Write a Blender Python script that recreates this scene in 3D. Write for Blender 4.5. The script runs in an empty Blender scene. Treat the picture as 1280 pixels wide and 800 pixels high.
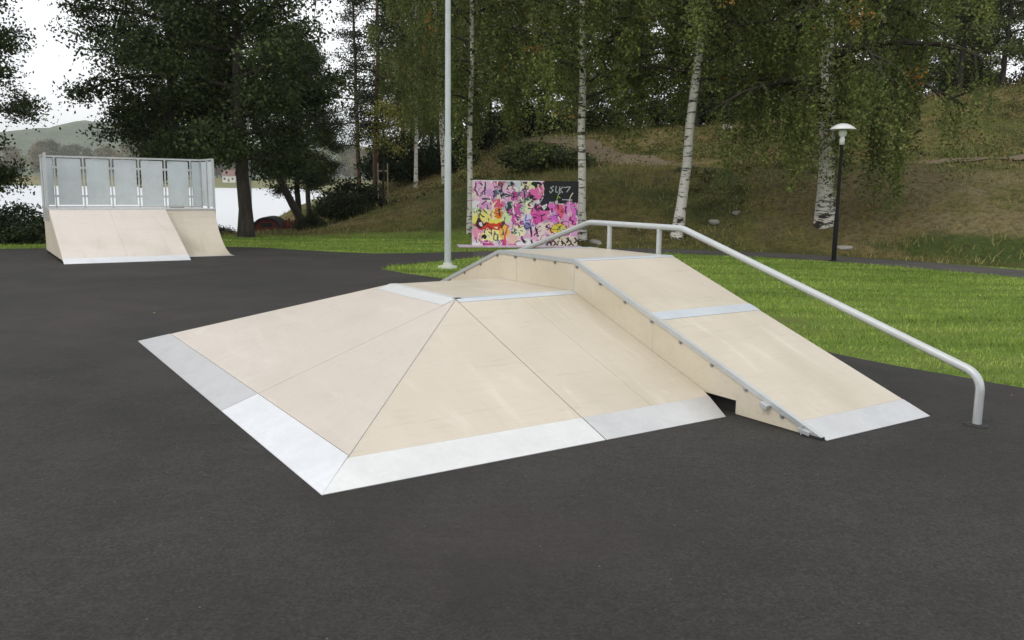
import bpy, bmesh, math, random
import numpy as np
from math import sin, cos, tan, pi, radians, sqrt, atan2, exp
from mathutils import Vector, Matrix

scene = bpy.context.scene
COL = scene.collection
QUICK = False

# ------------------------------------------------------------------ helpers
def link(o, parent=None):
    COL.objects.link(o)
    if parent is not None:
        o.parent = parent
    return o

def tag(o, label=None, cat=None, group=None, kind=None):
    if label: o['label'] = label
    if cat: o['category'] = cat
    if group: o['group'] = group
    if kind: o['kind'] = kind
    return o

def empty(name, loc=(0, 0, 0), rz=0.0, label=None, cat=None, group=None):
    o = bpy.data.objects.new(name, None)
    o.empty_display_size = 0.2
    o.location = loc
    o.rotation_euler = (0, 0, rz)
    link(o)
    return tag(o, label, cat, group)

def mesh_np(name, verts, faces, mat=None, parent=None, smooth=False, mats=None, matidx=None):
    """verts (N,3), faces (M,k) numpy of equal-size polygons"""
    verts = np.asarray(verts, dtype=np.float32); faces = np.asarray(faces, dtype=np.int32)
    me = bpy.data.meshes.new(name)
    n, k = faces.shape
    me.vertices.add(len(verts)); me.vertices.foreach_set('co', verts.ravel())
    me.loops.add(n * k); me.loops.foreach_set('vertex_index', faces.ravel())
    me.polygons.add(n)
    me.polygons.foreach_set('loop_start', np.arange(0, n * k, k, dtype=np.int32))
    if smooth: me.polygons.foreach_set('use_smooth', np.ones(n, dtype=bool))
    me.update(calc_edges=True)
    if mat is not None: me.materials.append(mat)
    if mats:
        for m in mats: me.materials.append(m)
    o = bpy.data.objects.new(name, me)
    return link(o, parent)

def mesh_py(name, verts, faces, mat=None, parent=None, smooth=False):
    me = bpy.data.meshes.new(name)
    me.from_pydata([tuple(v) for v in verts], [], [tuple(f) for f in faces])
    bm = bmesh.new(); bm.from_mesh(me)
    bmesh.ops.recalc_face_normals(bm, faces=bm.faces)
    bm.to_mesh(me); bm.free()
    if smooth:
        for p in me.polygons: p.use_smooth = True
    if mat is not None: me.materials.append(mat)
    o = bpy.data.objects.new(name, me)
    return link(o, parent)

class MB:
    """collects solids, builds ONE mesh object"""
    def __init__(self): self.v = []; self.f = []; self.sm = []
    def add(self, vs, fs, smooth=False):
        b = len(self.v)
        self.v += [tuple(x) for x in vs]
        self.f += [tuple(i + b for i in f) for f in fs]
        self.sm += [smooth] * len(fs)
    def box(self, x0, x1, y0, y1, z0, z1):
        vs = [(x0,y0,z0),(x1,y0,z0),(x1,y1,z0),(x0,y1,z0),(x0,y0,z1),(x1,y0,z1),(x1,y1,z1),(x0,y1,z1)]
        self.add(vs, [(0,3,2,1),(4,5,6,7),(0,1,5,4),(1,2,6,5),(2,3,7,6),(3,0,4,7)])
    def obox(self, c, ax, ay, az):
        """oriented box, half-vectors"""
        c = Vector(c); ax = Vector(ax); ay = Vector(ay); az = Vector(az)
        vs = []
        for sz in (-1, 1):
            for sx, sy in ((-1,-1),(1,-1),(1,1),(-1,1)):
                vs.append(c + ax*sx + ay*sy + az*sz)
        self.add(vs, [(0,3,2,1),(4,5,6,7),(0,1,5,4),(1,2,6,5),(2,3,7,6),(3,0,4,7)])
    def prism(self, poly, off):
        """poly: list of 3D points (planar), extruded by off vector"""
        n = len(poly); off = Vector(off)
        vs = [Vector(p) for p in poly] + [Vector(p) + off for p in poly]
        fs = [tuple(range(n))[::-1], tuple(range(n, 2*n))]
        for i in range(n):
            j = (i + 1) % n
            fs.append((i, j, n + j, n + i))
        self.add(vs, fs)
    def tube(self, pts, radii, seg=10, caps=True):
        pts = [Vector(p) for p in pts]
        if not hasattr(radii, '__len__'): radii = [radii] * len(pts)
        vs = []; fs = []
        up = Vector((0, 0, 1))
        t0 = (pts[1] - pts[0]).normalized()
        ref = Vector((1, 0, 0)) if abs(t0.z) > .9 else up
        nrm = (ref - t0 * ref.dot(t0)).normalized()
        for i, p in enumerate(pts):
            if i == 0: t = pts[1] - pts[0]
            elif i == len(pts) - 1: t = pts[-1] - pts[-2]
            else: t = (pts[i+1] - pts[i]).normalized() + (pts[i] - pts[i-1]).normalized()
            t.normalize()
            nrm = (nrm - t * nrm.dot(t)).normalized()
            bn = t.cross(nrm)
            for k in range(seg):
                a = 2 * pi * k / seg
                vs.append(p + (nrm * cos(a) + bn * sin(a)) * radii[i])
        for i in range(len(pts) - 1):
            for k in range(seg):
                k2 = (k + 1) % seg
                fs.append((i*seg+k, i*seg+k2, (i+1)*seg+k2, (i+1)*seg+k))
        self.add(vs, fs, True)
        if caps:
            n = len(pts)
            self.add([vs[k] for k in range(seg)], [tuple(range(seg))[::-1]])
            self.add([vs[(n-1)*seg+k] for k in range(seg)], [tuple(range(seg))])
    def lathe(self, prof, seg=24, c=(0, 0, 0)):
        vs = []; fs = []
        for r, z in prof:
            for k in range(seg):
                a = 2*pi*k/seg
                vs.append((c[0]+r*cos(a), c[1]+r*sin(a), c[2]+z))
        for i in range(len(prof)-1):
            for k in range(seg):
                k2 = (k+1) % seg
                fs.append((i*seg+k, i*seg+k2, (i+1)*seg+k2, (i+1)*seg+k))
        self.add(vs, fs, True)
    def build(self, name, mat, parent=None, bevel=0.0):
        me = bpy.data.meshes.new(name)
        me.from_pydata(self.v, [], self.f)
        me.polygons.foreach_set('use_smooth', self.sm)
        bm = bmesh.new(); bm.from_mesh(me)
        if bevel > 0:
            es = [e for e in bm.edges if len(e.link_faces) == 2 and e.calc_face_angle(0) > .6]
            bmesh.ops.bevel(bm, geom=es, offset=bevel, segments=1, affect='EDGES', clamp_overlap=True)
        bmesh.ops.recalc_face_normals(bm, faces=bm.faces)
        bm.to_mesh(me); bm.free()
        if mat is not None: me.materials.append(mat)
        o = bpy.data.objects.new(name, me)
        return link(o, parent)

# ------------------------------------------------------------------ materials
class NT:
    def __init__(self, name):
        self.m = bpy.data.materials.new(name); self.m.use_nodes = True
        self.t = self.m.node_tree; self.t.nodes.clear()
        self.out = self.n('ShaderNodeOutputMaterial')
    def n(self, typ, **kw):
        nd = self.t.nodes.new(typ)
        for k, v in kw.items():
            if k.startswith('i_'): nd.inputs[k[2:].replace('_', ' ')].default_value = v
            else: setattr(nd, k, v)
        return nd
    def l(self, a, b): self.t.links.new(a, b)
    def coord(self, which='Object'):
        return self.n('ShaderNodeTexCoord').outputs[which]
    def mapped(self, scale=(1,1,1), which='Object', rot=(0,0,0)):
        mp = self.n('ShaderNodeMapping'); mp.inputs['Scale'].default_value = scale
        mp.inputs['Rotation'].default_value = rot
        self.l(self.coord(which), mp.inputs['Vector']); return mp.outputs['Vector']
    def noise(self, vec, scale, detail=4, rough=.55, dist=0):
        nd = self.n('ShaderNodeTexNoise'); nd.inputs['Scale'].default_value = scale
        nd.inputs['Detail'].default_value = detail; nd.inputs['Roughness'].default_value = rough
        nd.inputs['Distortion'].default_value = dist
        if vec is not None: self.l(vec, nd.inputs['Vector'])
        return nd.outputs['Fac']
    def ramp(self, fac, stops):
        r = self.n('ShaderNodeValToRGB'); e = r.color_ramp.elements
        while len(e) > 1: e.remove(e[-1])
        e[0].position = stops[0][0]; e[0].color = self.c4(stops[0][1])
        for p, c in stops[1:]:
            x = e.new(p); x.color = self.c4(c)
        self.l(fac, r.inputs['Fac']); return r.outputs['Color']
    @staticmethod
    def c4(c):
        if not hasattr(c, '__len__'): c = (c, c, c)
        return (c[0], c[1], c[2], 1)
    def mix(self, fac, a, b, blend='MIX'):
        m = self.n('ShaderNodeMix', data_type='RGBA', blend_type=blend)
        for s, v in ((0, fac), (6, a), (7, b)):
            if hasattr(v, 'links'): self.l(v, m.inputs[s])
            elif s == 0: m.inputs[0].default_value = v
            else: m.inputs[s].default_value = self.c4(v)
        return m.outputs[2]
    def math(self, op, a, b=None, c=None):
        m = self.n('ShaderNodeMath', operation=op)
        for i, v in enumerate((a, b, c)):
            if v is None: continue
            if hasattr(v, 'links'): self.l(v, m.inputs[i])
            else: m.inputs[i].default_value = v
        return m.outputs[0]
    def bsdf(self, col, rough=.7, metal=0, spec=.5, normal=None):
        b = self.n('ShaderNodeBsdfPrincipled')
        for k, v in (('Base Color', col), ('Roughness', rough), ('Metallic', metal), ('Specular IOR Level', spec)):
            if hasattr(v, 'links'): self.l(v, b.inputs[k])
            elif k == 'Base Color': b.inputs[k].default_value = self.c4(v)
            else: b.inputs[k].default_value = v
        if normal is not None: self.l(normal, b.inputs['Normal'])
        return b
    def bump(self, h, strength=.3, dist=.01):
        b = self.n('ShaderNodeBump'); b.inputs['Strength'].default_value = strength
        b.inputs['Distance'].default_value = dist
        self.l(h, b.inputs['Height']); return b.outputs['Normal']
    def done(self, b):
        self.l(b.outputs[0], self.out.inputs['Surface']); return self.m

def m_plain(name, col, rough=.6, metal=0, nscale=8, var=.12, bump=0):
    t = NT(name); v = t.mapped()
    n = t.noise(v, nscale, 4)
    c = t.mix(n, [x*(1-var) for x in col], [min(1, x*(1+var)) for x in col])
    nb = t.bump(t.noise(v, nscale*6, 3), .3, bump) if bump else None
    return t.done(t.bsdf(c, rough, metal, normal=nb))

def m_asphalt(name, base=.058):
    t = NT(name); v = t.mapped()
    fine = t.noise(v, 70, 4, .8)
    mid = t.noise(v, 14, 5, .65)
    big = t.noise(v, .45, 4, .55, .4)
    red = t.noise(v, .33, 3, .5, .8)
    c = t.ramp(fine, [(.36, (base*.48, base*.42, base*.36)), (.5, (base, base*.90, base*.79)), (.64, (base*2.0, base*1.8, base*1.6))])
    c = t.mix(t.ramp(big, [(.35, 0), (.65, 1)]), c, t.mix(.5, c, (base*.55, base*.58, base*.52)))
    c = t.mix(t.ramp(red, [(.50, 0), (.66, .7)]), c, (base*1.38, base*1.06, base*1.04))
    c = t.mix(t.ramp(mid, [(.45, 0), (.75, .4)]), c, (base*1.5, base*1.45, base*1.4))
    mot = t.noise(v, 1.7, 6, .7, .3)
    c = t.mix(t.ramp(mot, [(.36, .35), (.52, 0)]), c, (base*.60, base*.58, base*.56))
    c = t.mix(t.ramp(mot, [(.52, 0), (.68, .25)]), c, (base*1.55, base*1.46, base*1.40))
    # broad sweeping machine marks and pale scuffs
    v2 = t.mapped(scale=(.5, 6, 1), rot=(0, 0, radians(20)))
    st = t.noise(v2, 2.2, 5, .6, .6)
    c = t.mix(t.ramp(st, [(.62, 0), (.80, .35)]), c, (base*2.0, base*1.9, base*1.8))
    # loose pale grit
    vo = t.n('ShaderNodeTexVoronoi', feature='F1'); vo.inputs['Scale'].default_value = 9
    t.l(v, vo.inputs['Vector'])
    sp = t.ramp(vo.outputs['Distance'], [(.022, 1), (.05, 0)])
    c = t.mix(t.math('MULTIPLY', sp, .5), c, (.26, .25, .22))
    rg = t.ramp(big, [(.3, .72), (.7, .9)])
    nb = t.bump(t.math('ADD', fine, t.math('MULTIPLY', mid, .8)), .7, .006)
    return t.done(t.bsdf(c, rg, 0, .28, nb))

def m_ply(name, a=(.74, .62, .49), b=(.67, .55, .42), pink=(.76, .60, .52), rough=.33):
    """smooth birch plywood with a faint grain, scuffs and cloudy stains"""
    t = NT(name); v = t.mapped(); vg = t.mapped(scale=(1, 14, 14))
    g = t.noise(vg, 5, 4, .6, .3)
    big = t.noise(v, .9, 4, .5, .5)
    p = t.noise(v, .55, 2, .5)
    c = t.mix(t.ramp(g, [(.35, 0), (.7, .45)]), a, b)
    c = t.mix(t.ramp(big, [(.38, 0), (.62, .8)]), c, (b[0]*.90, b[1]*.90, b[2]*.87))
    # cloudy grime and pale wheel-polished streaks running up the slopes
    gr = t.noise(t.mapped(scale=(2.6, .55, .55)), 1.6, 5, .65, .7)
    c = t.mix(t.ramp(gr, [(.52, 0), (.70, .30)]), c, (.40, .36, .30))
    c = t.mix(t.ramp(gr, [(.30, .35), (.44, 0)]), c, (.74, .69, .61))
    c = t.mix(t.ramp(p, [(.42, 0), (.62, .55)]), c, pink)
    vs = t.mapped(scale=(1, 10, 10), rot=(0, 0, radians(62)))
    sc = t.noise(vs, 3.2, 6, .7, .8)
    c = t.mix(t.ramp(sc, [(.55, 0), (.70, .38)]), c, (.36, .32, .27))
    sp = t.noise(v, 38, 2, .5)
    c = t.mix(t.ramp(sp, [(.70, 0), (.78, .35)]), c, (.42, .36, .29))
    r = t.ramp(big, [(.3, rough), (.7, rough+.16)])
    nb = t.bump(g, .06, .003)
    return t.done(t.bsdf(c, r, 0, .5, nb))

def m_steel(name, col=(.66, .68, .70), rough=.34, metal=.85, streak=(1, 1, 1)):
    t = NT(name); v = t.mapped(); vs = t.mapped(scale=streak)
    vo = t.n('ShaderNodeTexVoronoi', feature='F1'); vo.inputs['Scale'].default_value = 34
    t.l(v, vo.inputs['Vector'])
    sp = t.n('ShaderNodeSeparateColor'); t.l(vo.outputs['Color'], sp.inputs[0])
    n = t.noise(vs, 3.2, 5, .6, .3)
    c = t.mix(t.math('MULTIPLY', sp.outputs[0], .35), col, [x*.86 for x in col])
    c = t.mix(t.ramp(n, [(.4, 0), (.7, .5)]), c, [x*.78 for x in col])
    r = t.math('ADD', t.math('MULTIPLY', n, .30), rough-.14)
    return t.done(t.bsdf(c, r, metal, .5, t.bump(n, .08, .004)))

def m_leaf(name, dark, mid, light, accent=None, acc_lo=.66, trans=.3, nscale=.8):
    t = NT(name); v = t.mapped()
    g = t.n('ShaderNodeNewGeometry')
    rnd = g.outputs['Random Per Island']
    n = t.noise(v, nscale, 3, .6)
    f = t.math('ADD', t.math('MULTIPLY', rnd, .35), t.math('MULTIPLY', n, .7))
    c = t.ramp(f, [(.3, dark), (.52, mid), (.75, light)])
    if accent:
        n2 = t.noise(v, .55, 2, .5)
        a = t.math('MULTIPLY', t.ramp(n2, [(acc_lo, 0), (acc_lo+.03, 1)]), t.ramp(rnd, [(.35, 0), (.45, 1)]))
        c = t.mix(a, c, accent)
    d = t.bsdf(c, .6, 0, .25)
    tr = t.n('ShaderNodeBsdfTranslucent'); t.l(c, tr.inputs['Color'])
    mx = t.n('ShaderNodeMixShader'); mx.inputs[0].default_value = trans
    t.l(d.outputs[0], mx.inputs[1]); t.l(tr.outputs[0], mx.inputs[2])
    t.l(mx.outputs[0], t.out.inputs['Surface']); return t.m

def m_bark(name, a, b, scale=6):
    t = NT(name); v = t.mapped(scale=(1, 1, .25))
    n = t.noise(v, scale, 5, .7, .5)
    c = t.ramp(n, [(.3, a), (.7, b)])
    return t.done(t.bsdf(c, .9, 0, .2, t.bump(n, .8, .03)))

def m_birch(name):
    t = NT(name); v = t.mapped(scale=(1.2, 1.2, 5.5))
    n = t.noise(v, 1.9, 5, .7, .6)
    big = t.noise(t.mapped(scale=(1, 1, .7)), 1.1, 3, .6)
    z = t.n('ShaderNodeSeparateXYZ'); t.l(t.coord(), z.inputs[0])
    low = t.math('SUBTRACT', 1.0, t.math('DIVIDE', z.outputs[2], 1.1))
    low = t.math('MAXIMUM', low, 0.0)
    f = t.math('ADD', n, t.math('MULTIPLY', low, .07))
    c = t.mix(t.ramp(f, [(.55, 0), (.60, 1)]), t.mix(big, (.55, .52, .46), (.74, .71, .65)), (.035, .03, .025))
    return t.done(t.bsdf(c, .8, 0, .3, t.bump(n, .5, .02)))

M = {}
M['asphalt'] = m_asphalt('dark asphalt', .032)
M['asphalt_path'] = m_asphalt('path asphalt', .06)
M['ply'] = m_ply('birch plywood', a=(.585, .52, .42), b=(.515, .45, .35), pink=(.59, .515, .43))
M['ply_cool'] = m_ply('plywood pinkish sheet', a=(.59, .525, .46), b=(.54, .475, .41), pink=(.60, .53, .475))
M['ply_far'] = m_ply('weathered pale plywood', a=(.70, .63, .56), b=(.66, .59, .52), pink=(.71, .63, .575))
M['ply_wall'] = m_ply('plywood side sheet', a=(.63, .56, .44), b=(.57, .50, .38), pink=(.62, .54, .43), rough=.5)
M['plate'] = m_steel('bright aluminium plate', (.76, .77, .79), .42, .25)
M['plate_mid'] = m_steel('satin aluminium plate', (.72, .72, .71), .42, .35)
M['plate_dull'] = m_steel('dull steel plate', (.62, .62, .62), .38, .5)
M['strip'] = m_steel('galvanised strip', (.62, .66, .70), .42, .4)
M['galv'] = m_steel('galvanised tube', (.54, .56, .555), .40, .45)
M['galv_pole'] = m_steel('galvanised pole', (.52, .56, .555), .5, .3)
M['panel'] = m_steel('perforated panel', (.60, .65, .67), .55, .15)
M['bolt'] = m_plain('bolt steel', (.35, .35, .36), .4, .8)
M['dark'] = m_plain('framing timber with painted shade', (.018, .016, .015), .9)  # near black: the shade under the ramps is put into the timber colour
_t = NT('black enamel'); M['black'] = _t.done(_t.bsdf((.008, .008, .008), .6, 0, .12))
M['white_en'] = m_plain('white enamel', (.72, .73, .72), .4)
M['rubber'] = m_plain('black rubber', (.02, .02, .02), .8)
M['alder'] = m_leaf('alder leaves', (.012, .022, .007), (.042, .062, .018), (.11, .145, .045), trans=.25)
M['birchleaf'] = m_leaf('birch leaves', (.05, .07, .018), (.13, .16, .04), (.27, .31, .095), accent=(.40, .22, .05), acc_lo=.645, trans=.38)
M['birchleaf2'] = m_leaf('wood edge leaves', (.045, .06, .02), (.10, .122, .038), (.20, .225, .08), accent=(.22, .11, .03), acc_lo=.70, trans=.28)
M['pineleaf'] = m_leaf('pine needles', (.013, .022, .012), (.03, .042, .02), (.06, .075, .035), trans=.15)
M['yellowleaf'] = m_leaf('yellowing leaves', (.10, .11, .02), (.22, .23, .045), (.40, .37, .10), trans=.35)
M['bushleaf'] = m_leaf('shrub leaves', (.010, .018, .007), (.022, .035, .012), (.05, .065, .02), trans=.2)
M['hillbush'] = m_leaf('hillside shrub leaves', (.03, .045, .015), (.06, .085, .028), (.12, .13, .05), trans=.25)
M['farleaf'] = m_leaf('far shore leaves', (.05, .065, .03), (.10, .115, .045), (.19, .18, .07), trans=.2, nscale=.08)
M['farleaf2'] = m_leaf('far shore autumn leaves', (.10, .09, .03), (.20, .17, .06), (.30, .24, .09), trans=.2, nscale=.08)
M['bark'] = m_bark('dark bark', (.02, .018, .015), (.075, .062, .05))
M['pinebark'] = m_bark('pine bark', (.05, .035, .025), (.16, .10, .065))
M['birch'] = m_birch('birch bark')
M['rock'] = m_plain('pale rock', (.30, .285, .25), .9, 0, 5, .3, .02)
M['timber'] = m_plain('pale timber', (.36, .30, .20), .8, 0, 8, .25)
M['yellowpaint'] = m_plain('yellow paint', (.55, .45, .10), .6)
M['redwood'] = m_plain('falu red boards', (.13, .018, .018), .8, 0, 5, .3)
M['darkroof'] = m_plain('dark roofing felt', (.018, .017, .018), .75)
M['housewhite'] = m_plain('white render', (.75, .73, .68), .8)
M['houseroof'] = m_plain('brown roof tiles', (.20, .11, .09), .8)
M['glassdark'] = m_plain('dark window glass', (.03, .035, .04), .1)

def m_blade(name, cols, acc=None):
    t = NT(name); v = t.mapped()
    g = t.n('ShaderNodeNewGeometry')
    n = t.noise(t.mapped(scale=(.45, 2.4, 1), rot=(0, 0, radians(-12))), .8, 5, .65, .4)
    f = t.math('ADD', t.math('MULTIPLY', g.outputs['Random Per Island'], .18), t.math('MULTIPLY', n, .9))
    c = t.ramp(f, [(.41, cols[0]), (.53, cols[1]), (.68, cols[2])])
    if acc:
        n2 = t.noise(v, .22, 4, .6, .5)
        c = t.mix(t.ramp(n2, [(.5, 0), (.62, .8)]), c, acc)
    d = t.bsdf(c, .6, 0, .2)
    tr = t.n('ShaderNodeBsdfTranslucent'); t.l(c, tr.inputs['Color'])
    mx = t.n('ShaderNodeMixShader'); mx.inputs[0].default_value = .3
    t.l(d.outputs[0], mx.inputs[1]); t.l(tr.outputs[0], mx.inputs[2])
    t.l(mx.outputs[0], t.out.inputs['Surface']); return t.m
M['lawnblade'] = m_blade('lawn blades', [(.085, .14, .022), (.23, .36, .052), (.46, .55, .13)])
M['wildblade'] = m_blade('wild grass blades', [(.08, .09, .02), (.20, .195, .05), (.42, .37, .16)], (.32, .23, .10))

def m_ground():
    t = NT('ground cover'); v = t.mapped()
    at = t.n('ShaderNodeAttribute', attribute_name='hill')
    hill = at.outputs['Fac']
    n1 = t.noise(v, .28, 4, .6, .5); n2 = t.noise(v, 1.6, 5, .65, .4); n3 = t.noise(v, 22, 3, .7)
    # lawn: mown, uneven, a few worn patches
    vm = t.mapped(scale=(.25, 2.2, 1), rot=(0, 0, radians(-12)))
    mow = t.noise(vm, 1.3, 4, .6, .5)
    lawn = t.ramp(n3, [(.3, (.08, .14, .022)), (.55, (.165, .25, .04)), (.8, (.28, .36, .08))])
    lawn = t.mix(t.ramp(mow, [(.42, 0), (.66, .55)]), lawn, (.24, .28, .07))
    lawn = t.mix(t.ramp(n2, [(.60, 0), (.74, .55)]), lawn, (.10, .105, .04))
    # hillside: olive grass, russet heather, straw and green patches
    wn = t.math('ADD', t.n('ShaderNodeAttribute', attribute_name='worn').outputs['Fac'], t.math('MULTIPLY', t.math('SUBTRACT', n2, .5), .9))
    lawn = t.mix(t.ramp(wn, [(.4, 0), (.7, .9)]), lawn, (.13, .11, .055))
    hc = t.ramp(n1, [(.34, (.065, .092, .018)), (.43, (.15, .155, .036)), (.51, (.19, .165, .048)), (.60, (.26, .20, .08)), (.70, (.36, .27, .14))])
    hc = t.mix(t.ramp(n2, [(.44, 0), (.60, .7)]), hc, (.065, .070, .018))
    hc = t.mix(t.ramp(n3, [(.5, 0), (.75, .5)]), hc, (.15, .115, .045))
    gn = t.n('ShaderNodeNewGeometry'); sx = t.n('ShaderNodeSeparateXYZ'); t.l(gn.outputs['True Normal'], sx.inputs[0])
    dr = t.math('MULTIPLY', t.n('ShaderNodeAttribute', attribute_name='dry').outputs['Fac'], t.ramp(t.math('ADD', t.math('MULTIPLY', n2, .6), t.math('MULTIPLY', n1, .5)), [(.42, 0), (.60, .85)]))
    hc = t.mix(dr, hc, t.mix(n3, (.19, .145, .072), (.35, .285, .155)))
    lu = t.math('ADD', t.n('ShaderNodeAttribute', attribute_name='lush').outputs['Fac'], t.math('MULTIPLY', t.math('SUBTRACT', n2, .5), .8))
    hc = t.mix(t.ramp(lu, [(.35, 0), (.6, .9)]), hc, (.06, .10, .018))
    flat = t.ramp(sx.outputs[2], [(.972, 0), (.992, .75)])
    hc = t.mix(flat, hc, t.mix(n2, (.12, .125, .03), (.07, .085, .02)))
    ed = t.math('ADD', hill, t.math('MULTIPLY', t.math('SUBTRACT', n2, .5), .7))
    c = t.mix(t.ramp(ed, [(.35, 0), (.6, 1)]), lawn, hc)
    far = t.n('ShaderNodeAttribute', attribute_name='far').outputs['Fac']
    c = t.mix(far, c, t.mix(t.ramp(t.noise(v, .02, 3), [(.4, 0), (.6, 1)]), (.17, .18, .06), (.24, .21, .09)))
    nm = t.noise(v, 7, 4, .75)
    c = t.mix(t.math('MULTIPLY', hill, t.ramp(nm, [(.40, .55), (.55, 0)])), c, (.035, .034, .011))
    nb = t.bump(t.math('ADD', n3, t.math('ADD', n2, nm)), 1.0, .09)
    return t.done(t.bsdf(c, .9, 0, .15, nb))
M['ground'] = m_ground()

def m_dirt():
    t = NT('dirt path'); v = t.mapped(); n = t.noise(v, 4, 5, .7); n3 = t.noise(v, 30, 3, .7)
    c = t.ramp(n, [(.3, (.11, .08, .05)), (.7, (.20, .155, .11))])
    c = t.mix(t.ramp(n3, [(.5, 0), (.7, .4)]), c, (.08, .085, .03))
    return t.done(t.bsdf(c, .95, 0, .1, t.bump(n3, .6, .02)))
M['dirt'] = m_dirt()

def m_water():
    t = NT('lake water with painted sky'); v = t.mapped(scale=(.5, 1.6, 1))
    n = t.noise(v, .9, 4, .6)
    b = t.bsdf((.52, .54, .56), .34, 0, 1.0, t.bump(n, .25, .04))  # pale base colour stands in for white sky mirrored by ripples
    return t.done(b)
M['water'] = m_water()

# ------------------------------------------------------------------ terrain
def sm(a, b, x):
    t = np.clip((x - a) / (b - a), 0, 1); return t * t * (3 - 2 * t)
def vnoise(x, y, seed=0):
    x = np.asarray(x, float); y = np.asarray(y, float)
    xi = np.floor(x); yi = np.floor(y); fx = x - xi; fy = y - yi
    fx = fx*fx*(3-2*fx); fy = fy*fy*(3-2*fy)
    def h(a, b):
        s = np.sin(a*127.1 + b*311.7 + seed*74.7) * 43758.5453
        return s - np.floor(s)
    return (h(xi, yi)*(1-fx) + h(xi+1, yi)*fx)*(1-fy) + (h(xi, yi+1)*(1-fx) + h(xi+1, yi+1)*fx)*fy
def Yfoot(X): return np.interp(X, [-12, -3, 0, 2, 4, 6, 8, 10, 12, 16, 40], [26.5, 26.0, 25.0, 23.9, 23.4, 22.9, 21.7, 20.2, 18.6, 17.0, 16])
def zt(X, Y, detail=True):
    X = np.asarray(X, float); Y = np.asarray(Y, float)
    yf = Yfoot(X); s = Y - yf
    B = np.interp(X, [-7.2, -4.6, -2.3, 0, 3, 10, 20, 40], [0, .9, 1.65, 2.0, 2.2, 2.3, 2.35, 2.5])
    C = np.interp(X, [-13, -11.3, -7.5, -3.8, 0, 5, 10, 17, 25, 35, 60], [0, .15, 2.3, 3.9, 4.5, 5.0, 5.2, 5.9, 6.9, 7.3, 7.5])
    t1 = np.clip(s / 7.5, 0, 1)
    z1 = B * (t1**1.35*(1-t1) + (1-(1-t1)**2)*t1)
    t2 = sm(12, 30, s)
    bench = 0.25*sm(7.5, 13, s)*np.minimum(B, 1)
    z = z1 + bench
    z = z + (C - z) * t2
    # plateau behind the crest falls away
    z = z - (C*.9+1) * sm(34, 95, s)
    z = np.where(s < 0, 0, z)
    if detail:
        w = sm(1, 5, s)
        z = z + w * ((vnoise(X*.35, Y*.35, 3)-.5)*.45 + (vnoise(X*1.1, Y*1.1, 5)-.5)*.16)
    # lake basin on the left
    edge = -.225*Y - 1.2
    lk = sm(0, 5, edge - X) * sm(27.2, 33, Y) * (1 - sm(640, 665, Y))
    z = z*(1-lk) + (-2.6)*lk
    # far shore field climbing from the lake
    z = z + np.where(Y > 640, 8.5*sm(660, 800, Y), 0)
    return z
def zts(x, y): return float(zt(np.array([x]), np.array([y]))[0])

def axis(lo, fine_lo, fine_hi, hi, step, grow=1.13):
    a = list(np.arange(fine_lo, fine_hi, step)); s = step; v = a[-1]
    while v < hi:
        s *= grow; v += s; a.append(v)
    s = step; v = a[0]
    while v > lo:
        s *= grow; v -= s; a.insert(0, v)
    return np.array(a)
gx = axis(-7000, -14, 34, 7000, .35); gy = axis(-300, 15, 62, 8000, .35)
GX, GY = np.meshgrid(gx, gy)
GZ = zt(GX, GY)
nx_, ny_ = len(gx), len(gy)
idx = np.arange(nx_*ny_).reshape(ny_, nx_)
F = np.stack([idx[:-1, :-1], idx[:-1, 1:], idx[1:, 1:], idx[1:, :-1]], -1).reshape(-1, 4)
ground = mesh_np('ground', np.stack([GX, GY, GZ], -1).reshape(-1, 3), F, M['ground'], smooth=True)
tag(ground, 'mown green lawn rising into an olive and russet hillside', 'ground', kind='structure')
S_ = GY - Yfoot(GX)
hillw = np.where(GX > 1, sm(-1.3, .1, S_), sm(.2, 2.4, S_)) * sm(-11, -7, GX + .0*GY) + sm(27, 29, GY) * (GX < -9)
hillw = np.clip(hillw, 0, 1)
a = ground.data.attributes.new('hill', 'FLOAT', 'POINT'); a.data.foreach_set('value', hillw.astype(np.float32).ravel())
dry = sm(4.5, 11, GX)*sm(.2, 1.5, S_)*(1-sm(5, 8, S_))
lush = np.exp(-(((GX-11.6)/2.6)**2+((S_-1.2)/1.1)**2))
for nm_, ar_ in (('dry', dry), ('lush', lush)):
    a = ground.data.attributes.new(nm_, 'FLOAT', 'POINT'); a.data.foreach_set('value', ar_.astype(np.float32).ravel())
worn = np.exp(-(((GX-3.1)/1.0)**2+((GY-10.4)/.7)**2))*.9
a = ground.data.attributes.new('worn', 'FLOAT', 'POINT'); a.data.foreach_set('value', worn.astype(np.float32).ravel())
a = ground.data.attributes.new('far', 'FLOAT', 'POINT'); a.data.foreach_set('value', sm(500, 640, GY).astype(np.float32).ravel())

def flat_poly(name, pts, z, mat, sub=None):
    bm = bmesh.new()
    vs = [bm.verts.new((x, y, z)) for x, y in pts]
    bm.faces.new(vs)
    bmesh.ops.triangulate(bm, faces=bm.faces)
    bmesh.ops.recalc_face_normals(bm, faces=bm.faces)
    if bm.faces[0:1] and list(bm.faces)[0].normal.z < 0:
        bmesh.ops.reverse_faces(bm, faces=bm.faces)
    me = bpy.data.meshes.new(name); bm.to_mesh(me); bm.free(); me.materials.append(mat)
    return link(bpy.data.objects.new(name, me))

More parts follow.
